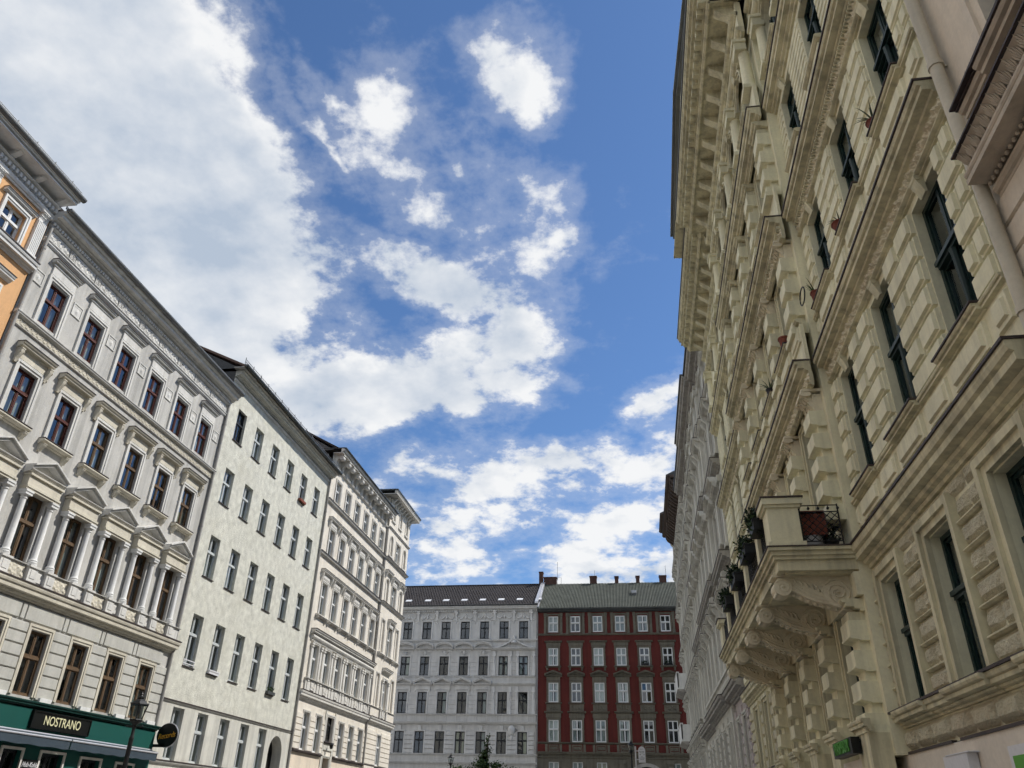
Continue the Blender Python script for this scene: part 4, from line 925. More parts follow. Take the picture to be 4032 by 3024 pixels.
m = b.mb(); pitch = .165; s = b.s0-.0; k = 6; pts = []
while s < b.s1:
    pts += [(s+pitch*i/k, .045*math.cos(2*math.pi*i/k)) for i in range(k)]; s += pitch
n0, n1_ = (.56, 21.86), (-5.6, 26.12)
for (a0, h0), (a1, h1) in zip(pts[:-1], pts[1:]):
    m.add([(a0, n0[0], n0[1]+h0), (a1, n0[0], n0[1]+h1), (a1, n1_[0], n1_[1]+h1), (a0, n1_[0], n1_[1]+h0)], [(0, 1, 2, 3)])
b.put('corrugated_roof', m, M['corrugated_sheet'], True)
b.put('roof_back', b.mb().prism([(.5, 21.78), (-5.6, 26.03), (-11.5, 21.8), (-11.5, 21.7), (-5.6, 25.9), (.5, 21.7)], b.s0, b.s1), M['roof_tile'])
for c, w_, z1 in ((-10.65, .45, 27.6), (-9.55, 1.5, 26.95), (-4.48, .80, 26.98), (-1.76, .42, 26.9), (.68, .42, 26.9), (3.56, .80, 26.9)):
    ch = b.put('chimney', b.mb().box(c-w_/2, c+w_/2, -6.2, -5.5, 25.6, z1-.12).box(c-w_/2-.05, c+w_/2+.05, -6.25, -5.45, z1-.12, z1), M['chimney_brick'])
for c, h_ in ((-8.70, 1.9), (-4.3, .8), (3.95, 1.2)): b.put('antenna', b.mb().tube([(c, -5.8, 26.6), (c, -5.8, 26.9+h_)], .02), M['dark_metal'])
b.put('roof_rail', b.mb().tube([(-8.7, -5.6, 26.1), (-8.7, -5.6, 26.9), (-8.25, -5.6, 26.9), (-8.25, -5.6, 26.1)], .02), M['dark_metal'])
b.put('roof_hatch', b.mb().prism([(-2.35, 23.86), (-2.9, 24.24), (-2.9, 24.55), (-2.30, 24.10)], -.12, .45), M['zinc'])
b.put('verge_flashing', b.mb().prism([(.5, 21.98), (-5.6, 26.2), (-5.6, 26.38), (.5, 22.12)], b.s0-.01, b.s0+.14), M['alu'])
pot = obj('window_box', MB().box(-.40, .40, 0, .2, 0, .18).mesh('window_box', M['black_iron']), None, (rc[4], YB-.02, 16.0)); tag(pot, 'black planter with dark plants at a window of the red house, fifth column', 'flower box')
obj('foliage', leaf_mesh('foliage', 80, .42, .14, .18, .14, 'leaf_dark', 5), pot, (0, -.1, .1))
pot = obj('window_box', MB().box(-.45, .45, 0, .2, 0, .14).mesh('window_box', M['black_iron']), None, (rc[5], YB-.02, 16.0)); tag(pot, 'low dark planter at a window of the red house, sixth column', 'flower box')
obj('foliage', leaf_mesh('foliage', 80, .45, .14, .16, .14, 'leaf_dark', 6), pot, (0, -.1, .1))

# ================================================================ right row: the cream palace front with the balcony
XR = 4.0
E_ = Bld('cream_palace_house', 'cream house with rusticated piers, carved friezes and a long balcony on scrolled corbels', 'R', 6.85, 31.2, XR)
b = E_; RS0, RS1, RD = 13.52, 22.85, .22
near = [8.12, 10.34, 12.55]; mid = [15.02, 17.12, 19.21, 21.31]; far = [24.6, 26.8, 29.0]; pils = [13.97, 16.07, 18.16, 20.26, 22.36]
ew = 1.0
erow = [(3.20, 5.05), (6.60, 8.86), (10.50, 12.50), (14.20, 16.15), (17.55, 19.35)]
zl = [2.62, 5.40, 9.10, 12.66, 16.30, 20.55]
for i in range(5):
    z0, z1 = zl[i], zl[i+1]; ar = ('arch',) if i == 4 else ()
    w_ = ew*.92 if i == 0 else ew
    for nm, s0, s1, cols, dd in (('wall', b.s0, RS0, near, 0.0), ('projecting_wall', RS0, RS1, mid, RD), ('wall', RS1, b.s1, far, 0.0)):
        wall(b, nm, s0, s1, z0, z1, [(c-w_/2, c+w_/2, erow[i][0], erow[i][1])+ar for c in cols], M['cream_stone'], reveal=.25, d=dd)
        for c in cols:
            window(b, c, erow[i][0], erow[i][1], w_, 'dark_green_frame', d=dd, rec=.20, tr=.58, bold=1 if i < 2 else .5, far=c > 22, curtains=('full', 'gap', None, 'left'), cmat=('curtain_grey', 'curtain_white', 'curtain_grey'))
for s in (RS0, RS1): b.put('projection_return', b.mb().box(min(s, s+(.015 if s == RS0 else -.015)), max(s, s+(.015 if s == RS0 else -.015)), -.01, RD-.002, 2.62, 20.55), M['cream_stone'])
shell(b, 20.9, front=-1.0)
b.put('projection_soffit', b.mb().box(RS0, RS1, .0, RD-.001, 2.602, 2.618), M['cream_stone'])
wall(b, 'shopfront_wall', b.s0, b.s1, 0, 2.60, [(16.2, 17.9, 0, 2.3), (19.0, 20.6, 0, 2.3), (26, 27.2, 0, 2.3)], M['shopfront_plaster'], reveal=.3, d=.05)
b.put('corner_strip', b.mb().box(b.s0-.015, b.s0+.16, .002, .03, 2.7, 20.5), M['cream_trim'])
def spans(s0, s1, cols, gap): # piers between openings
    e = [s0]+[x for c in cols for x in (c-gap, c+gap)]+[s1]
    return [(e[i], e[i+1]) for i in range(0, len(e), 2) if e[i+1]-e[i] > .12]
nblk = [0]
def blk(s, z, me, d): b.at('stone_block', me, s, z, d); nblk[0] += 1
farm = {'cream_stone': b.mb(), 'rough_stone': b.mb()}
# --- ground floor: rough-hewn blocks, moulded architraves, sill ledge
for sec, (s0, s1, cols) in enumerate(((b.s0+.17, RS0, near), (RS1, b.s1, far))):
    z = 3.22; j = 0
    while z < 5.10:
        h_ = .335; ji = 0
        for l, r_ in spans(s0, s1, cols, .69):
            parts = [(l+.01, r_-.01)] if (j % 2 == 0 or r_-l < .6) else [(l+.01, (l+r_)/2-.03), ((l+r_)/2+.03, r_-.01)]
            for a0, a1 in parts:
                if sec == 0: blk((a0+a1)/2, z, block_mesh(a1-a0, h_-.075, .075, .02, 'rough_stone', rough=1, var=rnd.randrange(4)), .002)
                else: farm['rough_stone'].frust(a0, a1, z, z+h_-.075, .002, .07, .02)
            if sec == 0:
                b.at('block_moulding', cached(('bm', round(r_-l, 2)), lambda: MB().prism([(0, 0), (.05, 0), (.085, .02), (.085, .035), (.06, .05), (0, .055)], -(r_-l)/2, (r_-l)/2).mesh('block_moulding', M['cream_trim'])), (l+r_)/2, z-.062, .002)
        z += h_; j += 1
    for l, r_ in [(s0, s1)]:
        x = s0+.02
        while x < s1-.2:
            w_ = min(.74, s1-x-.02)
            if sec == 0:
                b.at('stone_block', block_mesh(w_-.05, .27, .10, .02, 'rough_stone', rough=1, var=rnd.randrange(4)), x+w_/2, 2.66, .004); nblk[0] += 1
                if 5.10 < 5.2: b.at('stone_block', block_mesh(w_-.05, .19, .06, .02, 'rough_stone', rough=1, var=rnd.randrange(4)), x+w_/2, 5.20, .004); nblk[0] += 1
            else: farm['rough_stone'].frust(x, x+w_-.05, 2.66, 2.93, .004, .1, .02)
            x += w_
    cornice(b, 'sill_ledge', s0-.1, s1, 2.955, .20, .20, M['cream_trim'], cap='flashing')
    for c in cols:
        b.put('ledge_block', b.mb().prism(pf(CORN, .27, .205, 2.95), c-.66, c+.66), M['cream_trim'])
        surround(b, c, 3.19, 1.88, ew*.92, .20, .12, 'cream_trim')
        b.put('base_drip', b.mb().box(c-1.0, c+.9, .0, .07, 2.60, 2.635), M['flashing'])
# --- first floor: moulded panel blocks
def panels(s0, s1, cols, z0, z1, h_, gap, dd, thick, sec, step=True, stag=True, lab='cream_stone'):
    z = z0; j = 0
    while z+h_ <= z1+.02:
        for l, r_ in spans(s0, s1, cols, gap):
            parts = [(l+.008, r_-.008)] if (j % 2 == 0 or r_-l < .5 or not stag) else [(l+.008, (l+r_)/2-.02), ((l+r_)/2+.02, r_-.008)]
            for a0, a1 in parts:
                if sec == 0 and nblk[0] < 296: blk((a0+a1)/2, z, block_mesh(a1-a0, h_-.045, thick, .024, lab, step=step), dd+.002)
                else: farm[lab].frust(a0, a1, z, z+h_-.03, dd+.002, dd+thick, .022)
        z += h_; j += 1
for sec, s0, s1, cols in ((0, b.s0+.16, RS0, near), (1, RS1, b.s1, far)):
    panels(s0, s1, cols, 6.62, 8.98, .385, .52, 0, .10, sec)
    panels(s0, s1, cols, 10.52, 12.60, .345, .52, 0, .06, sec)
    panels(s0, s1, cols, 14.22, 16.26, .20, .52, 0, .03, sec, step=False, stag=False)
def quoin(w_, h_, d_, mt):
    def mk():
        m = MB(); m.box(-w_/2, w_/2, 0, d_, .075, h_); m.prism([(0, 0), (d_*.5, 0), (d_*.6, .02), (d_*.9, .03), (d_*1.06, .05), (d_*1.06, .0745), (0, .0745)], -w_/2-.012, w_/2+.012)
        return m.mesh('stone_block', M[mt])
    return cached(('quo', w_, h_, d_, mt), mk)
for p in pils:
    for z0, z1, cap in ((3.20, 4.62, 1), (6.62, 8.52, 2), (10.52, 12.20, 2), (14.22, 15.95, 1)):
        pl = b.put('pilaster', b.mb().box(p-.22, p+.22, RD-.002, RD+.16, z0, z1), M['cream_stone'])
        n = 4 if z1-z0 > 1.8 else 3; h_ = (z1-z0)/n
        for j in range(n):
            o = b.at('stone_block', quoin(.56, round(h_*.68, 3), .29, 'cream_stone'), p, z0+h_*j+h_*.32, RD)
            o.parent = pl; o.location = (b.U(p), -RD, z0+h_*j+h_*.32); nblk[0] += 1
        o = obj('pilaster_base', cached(('pb', 1), lambda: MB().box(-.31, .31, 0, .30, -.16, 0).box(-.34, .34, 0, .34, -.28, -.16).mesh('pilaster_base', M['cream_stone'])), pl, (b.U(p), -RD, z0))
        if cap == 2: obj('capital', leaf_capital(.52, .46, .24, 'carved_stone'), pl, (b.U(p), -RD, z1))
        else: obj('capital', cached('ecap1', lambda: MB().box(-.26, .26, 0, .26, 0, .14).prism(pf(CORN, .36, .20, .14), -.34, .34).mesh('capital', M['cream_trim'])), pl, (b.U(p), -RD, z1))
for c in mid:
    for z0, h_, w_ in ((3.2, 1.85, .92), (6.6, 2.26, 1.0), (10.5, 2.0, 1.0), (14.2, 1.95, 1.0)):
        surround(b, c, z0, h_, w_, .14, .08, 'cream_trim', d0=RD)
# keystones and lintel blocks
for c in near+mid+far:
    dd = RD if c in mid else 0
    for z in (8.70, 12.36, 16.02): b.at('keystone', cached('ekey', lambda: MB().prism([(0, 0), (.03, 0), (.06, .1), (.11, .20), (.09, .31), (.13, .34), (0, .34)], -.09, .09).prism([(.08+.045*math.cos(2*math.pi*i/10), .24+.045*math.sin(2*math.pi*i/10)) for i in range(10)], -.10, .10).mesh('keystone', M['cream_trim'], True)), c, z+.02, dd)
# --- storey cornices, friezes and parapets
def storey(s0, s1, cols, dd, zf, zc, hc, dc_, zp, sec, rope=False, zb=None):
    n = max(1, round((s1-s0)/1.55)); w_ = (s1-s0)/n
    for i in range(n): b.at('relief_panel', relief_mesh(round(w_-.01, 2), .18, .095, 6, 'carved_stone', nz=9), s0+w_*(i+.5), zf, dd+.06)
    b.put('frieze_band', b.mb().box(s0, s1, dd-.01, dd+.062, zf-.03, zc-.002), M['cream_trim'])
    cornice(b, 'frieze_moulding', s0, s1, zf-.09, .06, .11, M['cream_trim'], d0=dd, prof=STR)
    if rope:
        m = b.mb(); x = s0
        while x < s1-.05:
            m.add([(x, dd+.06, zc-.13), (x+.035, dd+.06, zc-.13), (x+.075, dd+.15, zc-.07), (x+.04, dd+.15, zc-.07)], [(0, 1, 2, 3)]); m.box(x+.03, x+.065, dd+.06, dd+.14, zc-.09, zc-.02); x += .075
        b.put('rope_moulding', m, M['cream_trim'])['kind'] = 'stuff'
    cornice(b, 'storey_cornice', s0-.0, s1+.0, zc, hc, dc_, M['cream_trim'], d0=dd, cap='flashing')
    if zp:
        b.put('parapet', b.mb().box(s0, s1, dd-.01, dd+.06, zc+hc+.03, zp-.13), M['cream_stone'])
        cornice(b, 'parapet_cap', s0, s1, zp-.13, .12, .14, M['cream_trim'], d0=dd, prof=CORN)
        for c in cols:
            b.put('parapet_cap_block', b.mb().prism(pf(CORN, .21, .125, zp-.13, dd), c-.62, c+.62), M['cream_trim'])
            b.put('lead_flashing', b.mb().box(c-.64, c+.64, dd, dd+.23, zp-.003, zp+.018), M['flashing'])
            b.at('panel', block_mesh(1.04, .36, .085, .04, 'cream_stone', step=True), c, zp-.51, dd+.06)
        for l, r_ in spans(s0, s1, cols, .66):
            if r_-l > .25: b.at('panel', block_mesh(round(r_-l-.12, 2), .36, .07, .04, 'cream_stone', step=True), (l+r_)/2, zp-.51, dd+.06)
for sec, s0, s1, cols, dd in ((0, b.s0+.10, RS0, near, 0), (2, RS0-.03, RS1+.03, mid, RD+.14), (1, RS1, b.s1, far, 0)):
    if sec != 2:
        cornice(b, 'storey_cornice', s0, s1, 5.42, .37, .30, M['cream_trim'], cap='flashing')
        b.put('parapet', b.mb().box(s0, s1, -.01, .06, 5.82, 6.50), M['cream_stone']); cornice(b, 'parapet_cap', s0, s1, 6.48, .12, .14, M['cream_trim'])
        for c in cols:
            b.put('parapet_cap_block', b.mb().prism(pf(CORN, .21, .125, 6.48), c-.62, c+.62), M['cream_trim']); b.put('lead_flashing', b.mb().box(c-.64, c+.64, 0, .23, 6.607, 6.63), M['flashing'])
            b.at('panel', block_mesh(1.04, .36, .085, .04, 'cream_stone', step=True), c, 6.09, .06)
        for l, r_ in spans(s0, s1, cols, .66):
            if r_-l > .25: b.at('panel', block_mesh(round(r_-l-.12, 2), .36, .07, .04, 'cream_stone', step=True), (l+r_)/2, 6.09, .06)
    storey(s0, s1, cols, dd, 9.06, 9.26, .25, .30, 10.50, sec)
    storey(s0, s1, cols, dd, 12.66, 12.96, .22, .34, None, sec, rope=True)
    cornice(b, 'storey_cornice', s0, s1, 16.32, .30, .30, M['cream_trim'], d0=dd, cap='flashing')
    b.put('parapet', b.mb().box(s0, s1, dd-.01, dd+.05, 13.22, 14.10), M['cream_stone']); b.put('parapet', b.mb().box(s0, s1, dd-.01, dd+.08, 16.65, 17.4), M['cream_stone'])
    for c in cols:
        b.put('window_sill', b.mb().prism(pf(STR, .20, .15, 14.04, dd), c-.60, c+.60).box(c-.52, c+.52, dd+.05, dd+.14, 13.45, 14.04), M['cream_trim'])
        b.put('parapet_cap_block', b.mb().prism(pf(CORN, .22, .14, 17.38, dd), c-.64, c+.64), M['cream_trim'])
    # top storey: half columns, round arches
    xs = [s0+.35 if i == 0 else s1-.35 if i == len(cols) else (cols[i-1]+cols[i])/2 for i in range(len(cols)+1)]
    for x in xs:
        def hc():
            m = MB(); m.box(-.26, .26, 0, .26, 0, .12); m.lathe(0, .06, [(.20, .12), (.20, .17), (.17, .22), (.155, .3), (.135, 1.42), (.15, 1.45), (.14, 1.5)], 14); m.frust(-.19, .19, 1.5, 1.74, 0, .30, -.03); m.box(-.25, .25, 0, .34, 1.74, 1.84)
            for i in range(5): m.prism([(.2, 1.5), (.26, 1.56), (.31, 1.66), (.27, 1.68), (.2, 1.7)], -.2+.085*i, -.2+.085*i+.055)
            return m.mesh('half_column', M['cream_stone'], True)
        b.at('half_column', cached('ehc', hc), x, 17.45, dd)
    for c in cols:
        def arc():
            m = MB(); r = .5; k = 14; t = .14; h_ = 1.8
            for i in range(k):
                t0, t1 = math.pi*i/k, math.pi*(i+1)/k
                for q0, q1, e0 in ((0, t*.6, .07), (t*.6, t, .11)):
                    m.elev([(-(r+q0)*math.cos(t0), h_-r+(r+q0)*math.sin(t0)), (-(r+q0)*math.cos(t1), h_-r+(r+q0)*math.sin(t1)), (-(r+q1)*math.cos(t1), h_-r+(r+q1)*math.sin(t1)), (-(r+q1)*math.cos(t0), h_-r+(r+q1)*math.sin(t0))], 0, e0)
            m.box(-r-t-.04, -r, 0, .12, h_-r-.12, h_-r); m.box(r, r+t+.04, 0, .12, h_-r-.12, h_-r); m.prism([(0, h_-.02), (.14, h_-.02), (.2, h_+.24), (0, h_+.24)], -.09, .09)
            return m.mesh('arch_moulding', M['cream_trim'])
        b.at('arch_moulding', cached('earc', arc), c, 17.55, dd)
    cornice(b, 'architrave', s0, s1, 19.42, .22, .22, M['cream_trim'], d0=dd, prof=STR); b.put('frieze_band', b.mb().box(s0, s1, dd, dd+.14, 19.64, 20.62), M['cream_stone'])
    cornice(b, 'bed_moulding', s0, s1, 20.10, .16, .20, M['cream_trim'], d0=dd+.10, prof=STR)
    x = s0+.3
    while x < s1-.1: b.at('modillion', bracket_mesh(.24, .34, .50, 'cream_trim'), x, 20.355, dd+.14); x += .92
    b.put('eaves_soffit', b.mb().box(s0, s1, dd+.02, dd+.80, 20.735, 20.79).box(s0, s1, dd+.72, dd+1.14, 21.06, 21.11), M['cream_trim'])
    cornice(b, 'bed_moulding', s0, s1, 20.70, .12, .10, M['cream_trim'], d0=dd+.74, prof=STR)
    b.put('dentil_backing', b.mb().box(s0, s1, dd+.76, dd+.88, 20.82, 21.06), M['cream_trim'])
    x = s0+.06
    while x < s1-.1:
        b.at('dentil', cached('eden', lambda: MB().box(-.09, .09, 0, .17, 0, .21).mesh('dentil', M['cream_trim'])), x+.08, 20.845, dd+.882); x += .33
    cornice(b, 'corona', s0, s1, 21.11, .35, .24, M['cream_trim'], d0=dd+1.02)
    b.put('gutter_edge', b.mb().box(s0-.02, s1+.02, dd+.9, dd+1.30, 21.465, 21.54), M['zinc'])
    b.put('eaves_roof', b.mb().prism([(dd+1.25, 21.5), (-5, 24.4), (-11, 21.5), (-11, 21.3), (dd+.95, 21.3)], s0, s1), M['zinc'])
for k, me in farm.items():
    if me.v: b.put('stone_blocks', me, M[k])['kind'] = 'stuff'
g = b.mb(); g.prism([(1.0, 21.56), (1.62, 21.56), (1.62, 21.62), (1.0, 21.62)], 13.0, 25.3)
pts = [(12.9, 21.62), (19.1, 23.75), (25.4, 22.65), (25.4, 21.62)]
b.put('roof_gable', b.mb().elev(pts, 1.10, 1.42), M['cream_trim'])
gm = b.mb()
for (p0, q0), (p1, q1) in zip(pts[:2], pts[1:3]): gm.elev([(p0-.1, q0), (p1, q1), (p1, q1+.12), (p0-.1, q0+.12)], .6, 1.56); gm.elev([(p0-.1, q0+.122), (p1, q1+.122), (p1, q1+.20), (p0-.1, q0+.20)], .6, 1.66)
b.put('gable_coping', gm, M['zinc'])
b.put('gable_base', g, M['cream_trim'])
pipe(b, 6.74, .12, 0, 20.6, r=.075, mt='pipe_paint', step=1.75)

# --- the balcony
bal = b.put('balcony', b.mb().box(13.38, 23.45, RD, 1.66, 5.735, 5.79).box(13.43, 23.40, RD, 1.61, 5.66, 5.735).box(13.47, 23.36, RD, 1.57, 5.60, 5.66).box(13.52, 23.31, RD, 1.52, 5.42, 5.60).box(13.62, 23.2, RD, 1.38, 5.385, 5.42), M['cream_trim'])
b.put('lead_flashing', b.mb().box(13.36, 23.47, RD, 1.68, 5.792, 5.812), M['flashing'], parent=bal)
def corbel():
    m = MB(); n = 18; low = []
    for i in range(n+1):
        t = i/n; d_ = .30+.98*t; low.append((d_, 4.90-5.42+.30*(.5-.5*math.cos(math.pi*min(1, t*1.05)))+.02*math.sin(t*9)))
    prof = [(.0, -.52), (.12, -.60), (.30, -.56)]+low+[(1.34, -.30), (1.36, -.12), (1.28, 0), (0, 0)]
    m.prism(prof, -.15, .15)
    m.prism([(1.22+.15*math.cos(2*math.pi*i/16), -.17+.15*math.sin(2*math.pi*i/16)) for i in range(16)], -.19, .19)
    m.prism([(.33+.25*math.cos(2*math.pi*i/20), -.27+.25*math.sin(2*math.pi*i/20)) for i in range(20)], -.165, .165)
    m.prism([(.05, .0), (1.38, 0), (1.38, .035), (.05, .035)], -.19, .19)
    for sx in (-1, 1):
        for cx, cz, r0, tn, a_ in ((.33, -.27, .23, 2.2, .172), (1.22, -.17, .13, 1.6, .195)):
            m.tube([(sx*a_, cx+(r0*(1-.82*i/28))*math.cos(.6+tn*2*math.pi*i/28), cz+(r0*(1-.82*i/28))*math.sin(.6+tn*2*math.pi*i/28)) for i in range(29)], .016 if r0 > .2 else .011, 5)
            m.lathe(sx*a_, cx, [(0, cz-.035), (.035, cz), (0, cz+.035)], 8)
        m.tube([(sx*.155, d_, z_+.05) for d_, z_ in low], .016, 5); m.tube([(sx*.155, d_, z_+.11) for d_, z_ in low[4:]], .010, 5)
        for i in range(5): m.tube([(sx*.155, .62+.09*i, -.26+.04*i), (sx*.16, .66+.09*i, -.16+.03*i), (sx*.158, .74+.09*i, -.10+.015*i)], [.022, .026, .008], 5)
    for i in range(8): m.lathe(0, .36+.11*i, [(.0, low[min(n, 2*i+1)][1]-.055), (.05, low[min(n, 2*i+1)][1]-.02), (.05, low[min(n, 2*i+1)][1]+.03)], 6)
    return m.mesh('corbel', M['carved_stone'], True)
for p in pils:
    o = obj('corbel', cached('corbel', corbel), bal, (b.U(p), -RD, 5.383))
b.put('balcony_base', b.mb().box(RS0, RS1, RD, RD+.10, 5.0, 5.385), M['cream_stone'], parent=bal)
def pier(s0, s1, d0, d1):
    m = b.mb(); m.box(s0, s1, d0, d1, 5.90, 6.52).box(s0-.05, s1+.05, d0-.05, d1+.05, 5.815, 5.90).box(s0-.04, s1+.04, d0-.04, d1+.04, 6.52, 6.57).box(s0-.08, s1+.08, d0-.08, d1+.08, 6.57, 6.68)
    p = b.put('balcony_pier', m, M['cream_stone'], parent=bal); b.put('pier_cap', b.mb().box(s0-.10, s1+.10, d0-.10, d1+.10, 6.682, 6.71), M['flashing'], parent=bal)
pier(13.47, 14.00, 1.05, 1.58)
for s in (15.05, 17.12, 19.2, 21.2): pier(s-.14, s+.14, 1.30, 1.58)
pier(22.80, 23.36, 1.05, 1.58)
def lattice(p0, p1, name='railing'):
    """wrought-iron panel between two plan points (s, d)"""
    m = b.mb(); P0, P1 = Vector((p0[0], p0[1], 0)), Vector((p1[0], p1[1], 0)); L = (P1-P0).length; at = lambda t, z: tuple(P0+(P1-P0)*t+Vector((0, 0, z)))
    for z in (6.58, 6.46, 5.93): m.tube([at(0, z), at(1, z)], .011, 5)
    n = max(3, round(L/.16))
    for i in range(n+1):
        t = i/n; q = at(t, 6.52); m.lathe(q[0], q[1], [(0, 6.49), (.022, 6.51), (.028, 6.525), (.018, 6.545), (0, 6.57)], 6)
    w_ = .53/L
    k = -int(.53/.13)-1
    while k*.13/L < 1:
        for sg in (0, 1):
            t0, t1 = k*.13/L, k*.13/L+w_; z0, z1 = (5.93, 6.46) if sg == 0 else (6.46, 5.93)
            a0, a1 = max(0, t0), min(1, t1)
            if a1 > a0:
                f = lambda t: z0+(z1-z0)*(t-t0)/(t1-t0); m.tube([at(a0, f(a0)), at(a1, f(a1))], .0075, 4)
        k += 1
    m.tube([at(0.01, 5.81), at(.01, 6.6)], .014, 5); m.tube([at(.99, 5.81), at(.99, 6.6)], .014, 5); m.tube([at(.5, 5.81), at(.5, 5.95)], .010, 4)
    b.put(name, m, M['black_iron'], parent=bal)
lattice((13.56, .36), (13.56, 1.02)); lattice((23.28, .36), (23.28, 1.02))
fp = [14.0, 14.91, 15.19, 16.98, 17.26, 19.06, 19.34, 21.06, 21.34, 22.8]
for i in range(0, 10, 2): lattice((fp[i], 1.50), (fp[i+1], 1.50))
def world_r(s, d, z): return (XR-d, s, z)
for i, (s, l_, txt) in enumerate(((14.45, .62, 'first'), (16.05, .9, 'second'), (18.1, .9, 'third'), (20.2, .9, 'fourth'))):
    fb = obj('balcony_planter', MB().box(-l_/2, l_/2, 0, .20, 0, .17).box(-l_/2-.015, l_/2+.015, -.01, .215, .17, .20).mesh('balcony_planter', M['black_iron']), None, world_r(s, 1.53, 6.38)); fb.rotation_euler = (0, 0, R(-90))
    tag(fb, 'dark planter on the balcony railing with trailing plants, %s from the corner pier' % txt, 'planter', 'planters along the balcony railing')
    obj('foliage', leaf_mesh('foliage', 240, l_*.5, .17, .21, .10, 'leaf_dark', 20+i, .1), fb, (0, -.12, .06))
    obj('foliage', leaf_mesh('foliage', 130, l_*.52, .19, .24, .085, 'leaf_green', 30+i, -.5), fb, (0, -.14, -.02))
tp = obj('tall_planter', MB().frust(-.24, .24, 0, .42, 0, .42, 0).box(-.21, .21, .02, .40, 0, .40).box(-.24, .24, 0, .42, .38, .44).box(-.012, .012, .40, .412, 0, .38).mesh('tall_planter', M['terracotta']), None, (3.18, 14.05, 6.07)); tag(tp, 'square red-brown planter standing on a pale bucket behind the balcony railing', 'planter')
bk = obj('pale_bucket', MB().lathe(0, 0, [(.15, 0), (.19, .25), (.205, .255), (.205, .255)], 16).mesh('pale_bucket', M['bucket_grey'], True), None, (3.18, 13.83, 5.815)); tag(bk, 'pale grey bucket under the red-brown planter on the balcony', 'bucket')
cl = obj('potted_plant', MB().lathe(0, 0, [(.10, 0), (.14, .18), (.15, .2)], 12).mesh('potted_plant', M['black_iron'], True), None, (3.50, 13.86, 5.815)); tag(cl, 'dark potted plant on the balcony floor beside the house wall', 'potted plant'); obj('foliage', leaf_mesh('foliage', 120, .15, .14, .2, .10, 'leaf_dark', 41), cl, (0, 0, .12))
# pots on the window ledges
def ledge_pot(name, label, s, d, z, r, h_, mt):
    o = obj(name, MB().lathe(0, 0, [(r*.72, 0), (r, h_), (r*1.08, h_), (r*1.08, h_*.86)], 14).mesh(name, M[mt], True), None, world_r(s, d, z)); tag(o, label, 'potted plant'); return o
def blades(o, n, l_, mt, seed, spread=.9, droop=.4):
    q = random.Random(seed); m = MB()
    for i in range(n):
        a = q.uniform(0, 6.28); c_, s_ = math.cos(a), math.sin(a); L = l_*q.uniform(.6, 1.1); w_ = .018; prev = None
        pts = [(c_*L*spread*t, s_*L*spread*t, L*(t-droop*t*t*1.4)) for t in [k/5 for k in range(6)]]
        for k in range(5):
            (x0, y0, z0), (x1, y1, z1) = pts[k], pts[k+1]; w0, w1 = w_*(1-k/5.2), w_*(1-(k+1)/5.2)
            m.add([(x0-s_*w0, y0+c_*w0, z0), (x0+s_*w0, y0-c_*w0, z0), (x1+s_*w1, y1-c_*w1, z1), (x1-s_*w1, y1+c_*w1, z1)], [(0, 1, 2, 3)])
    obj('leaves', m.mesh('leaves', M[mt]), o, (0, 0, .12))
o = ledge_pot('potted_plant', 'terracotta pot with a spiky green plant on the ledge of the third window column', 12.95, .14, 10.52, .11, .20, 'terracotta'); blades(o, 14, .5, 'leaf_green', 2, .5, .25)
o = ledge_pot('potted_plant', 'wide terracotta bowl with thin grass blades on the ledge of the second window column', 10.85, .14, 10.52, .14, .12, 'terracotta'); blades(o, 16, .34, 'leaf_pale', 4, .8, .5)
o = ledge_pot('potted_plant', 'thin grassy plant in a bowl on the ledge of the nearest window column', 8.6, .14, 10.52, .11, .10, 'terracotta'); blades(o, 14, .36, 'leaf_pale', 7, .8, .4)
o = ledge_pot('potted_plant', 'dark red bucket pot on the ledge above the balcony, first window of the projecting bay', 14.6, .50, 10.52, .12, .22, 'terracotta')
o = ledge_pot('potted_plant', 'bushy pale green plant on the ledge above the balcony, second window of the projecting bay', 16.75, .50, 10.52, .10, .16, 'black_iron'); blades(o, 20, .42, 'leaf_pale', 9, .7, .35)
rg = obj('hanging_ring', MB().tube([(0, .22*math.cos(t), .16*math.sin(t)) for t in [2*math.pi*i/16 for i in range(17)]], .014, 6).mesh('hanging_ring', M['black_iron']), None, world_r(13.05, .38, 10.72)); tag(rg, 'dark bent hoop sticking out beside the spiky potted plant on the ledge', 'hoop')
# laundrette sign and the two wall panels
ws = obj('laundrette_sign', MB().box(-.68, .68, 0, .14, 0, .24).mesh('laundrette_sign', M['sign_black']), None, world_r(14.78, RD+.34, 2.66)); ws.rotation_euler = (0, 0, R(-90)); tag(ws, 'black box sign with green letters reading WASHBOX on the pier under the balcony', 'sign')
text('lettering', 'WASHBOX', .27, 'sign_green', ws, (0, -.155, .12), (R(90), 0, 0), sx=.80, ext=.01)
b.put('pier_base', b.mb().box(13.62, 14.32, RD, RD+.32, 0, 2.92).prism(pf(CORN, .14, .18, 2.93, RD+.28), 13.5, 14.44), M['cream_trim'])
b.put('pier_base', b.mb().box(14.33, 15.6, RD, RD+.32, 0, 2.60), M['shopfront_plaster'])
for p in pils[1:]: b.put('pier_base', b.mb().box(p-.35 if p > 16.5 else p-.3, p+.35, RD, RD+.32, 0, 2.92).prism(pf(CORN, .14, .18, 2.93, RD+.28), p-.45, p+.45), M['cream_trim'])
wp = obj('wall_panel', MB().box(-.45, .45, 0, .06, 0, .5).mesh('wall_panel', M['sign_white']), None, world_r(9.35, .06, 1.92)); wp.rotation_euler = (0, 0, R(-90)); tag(wp, 'white wall panel with a green centre near the bottom picture corner', 'sign')
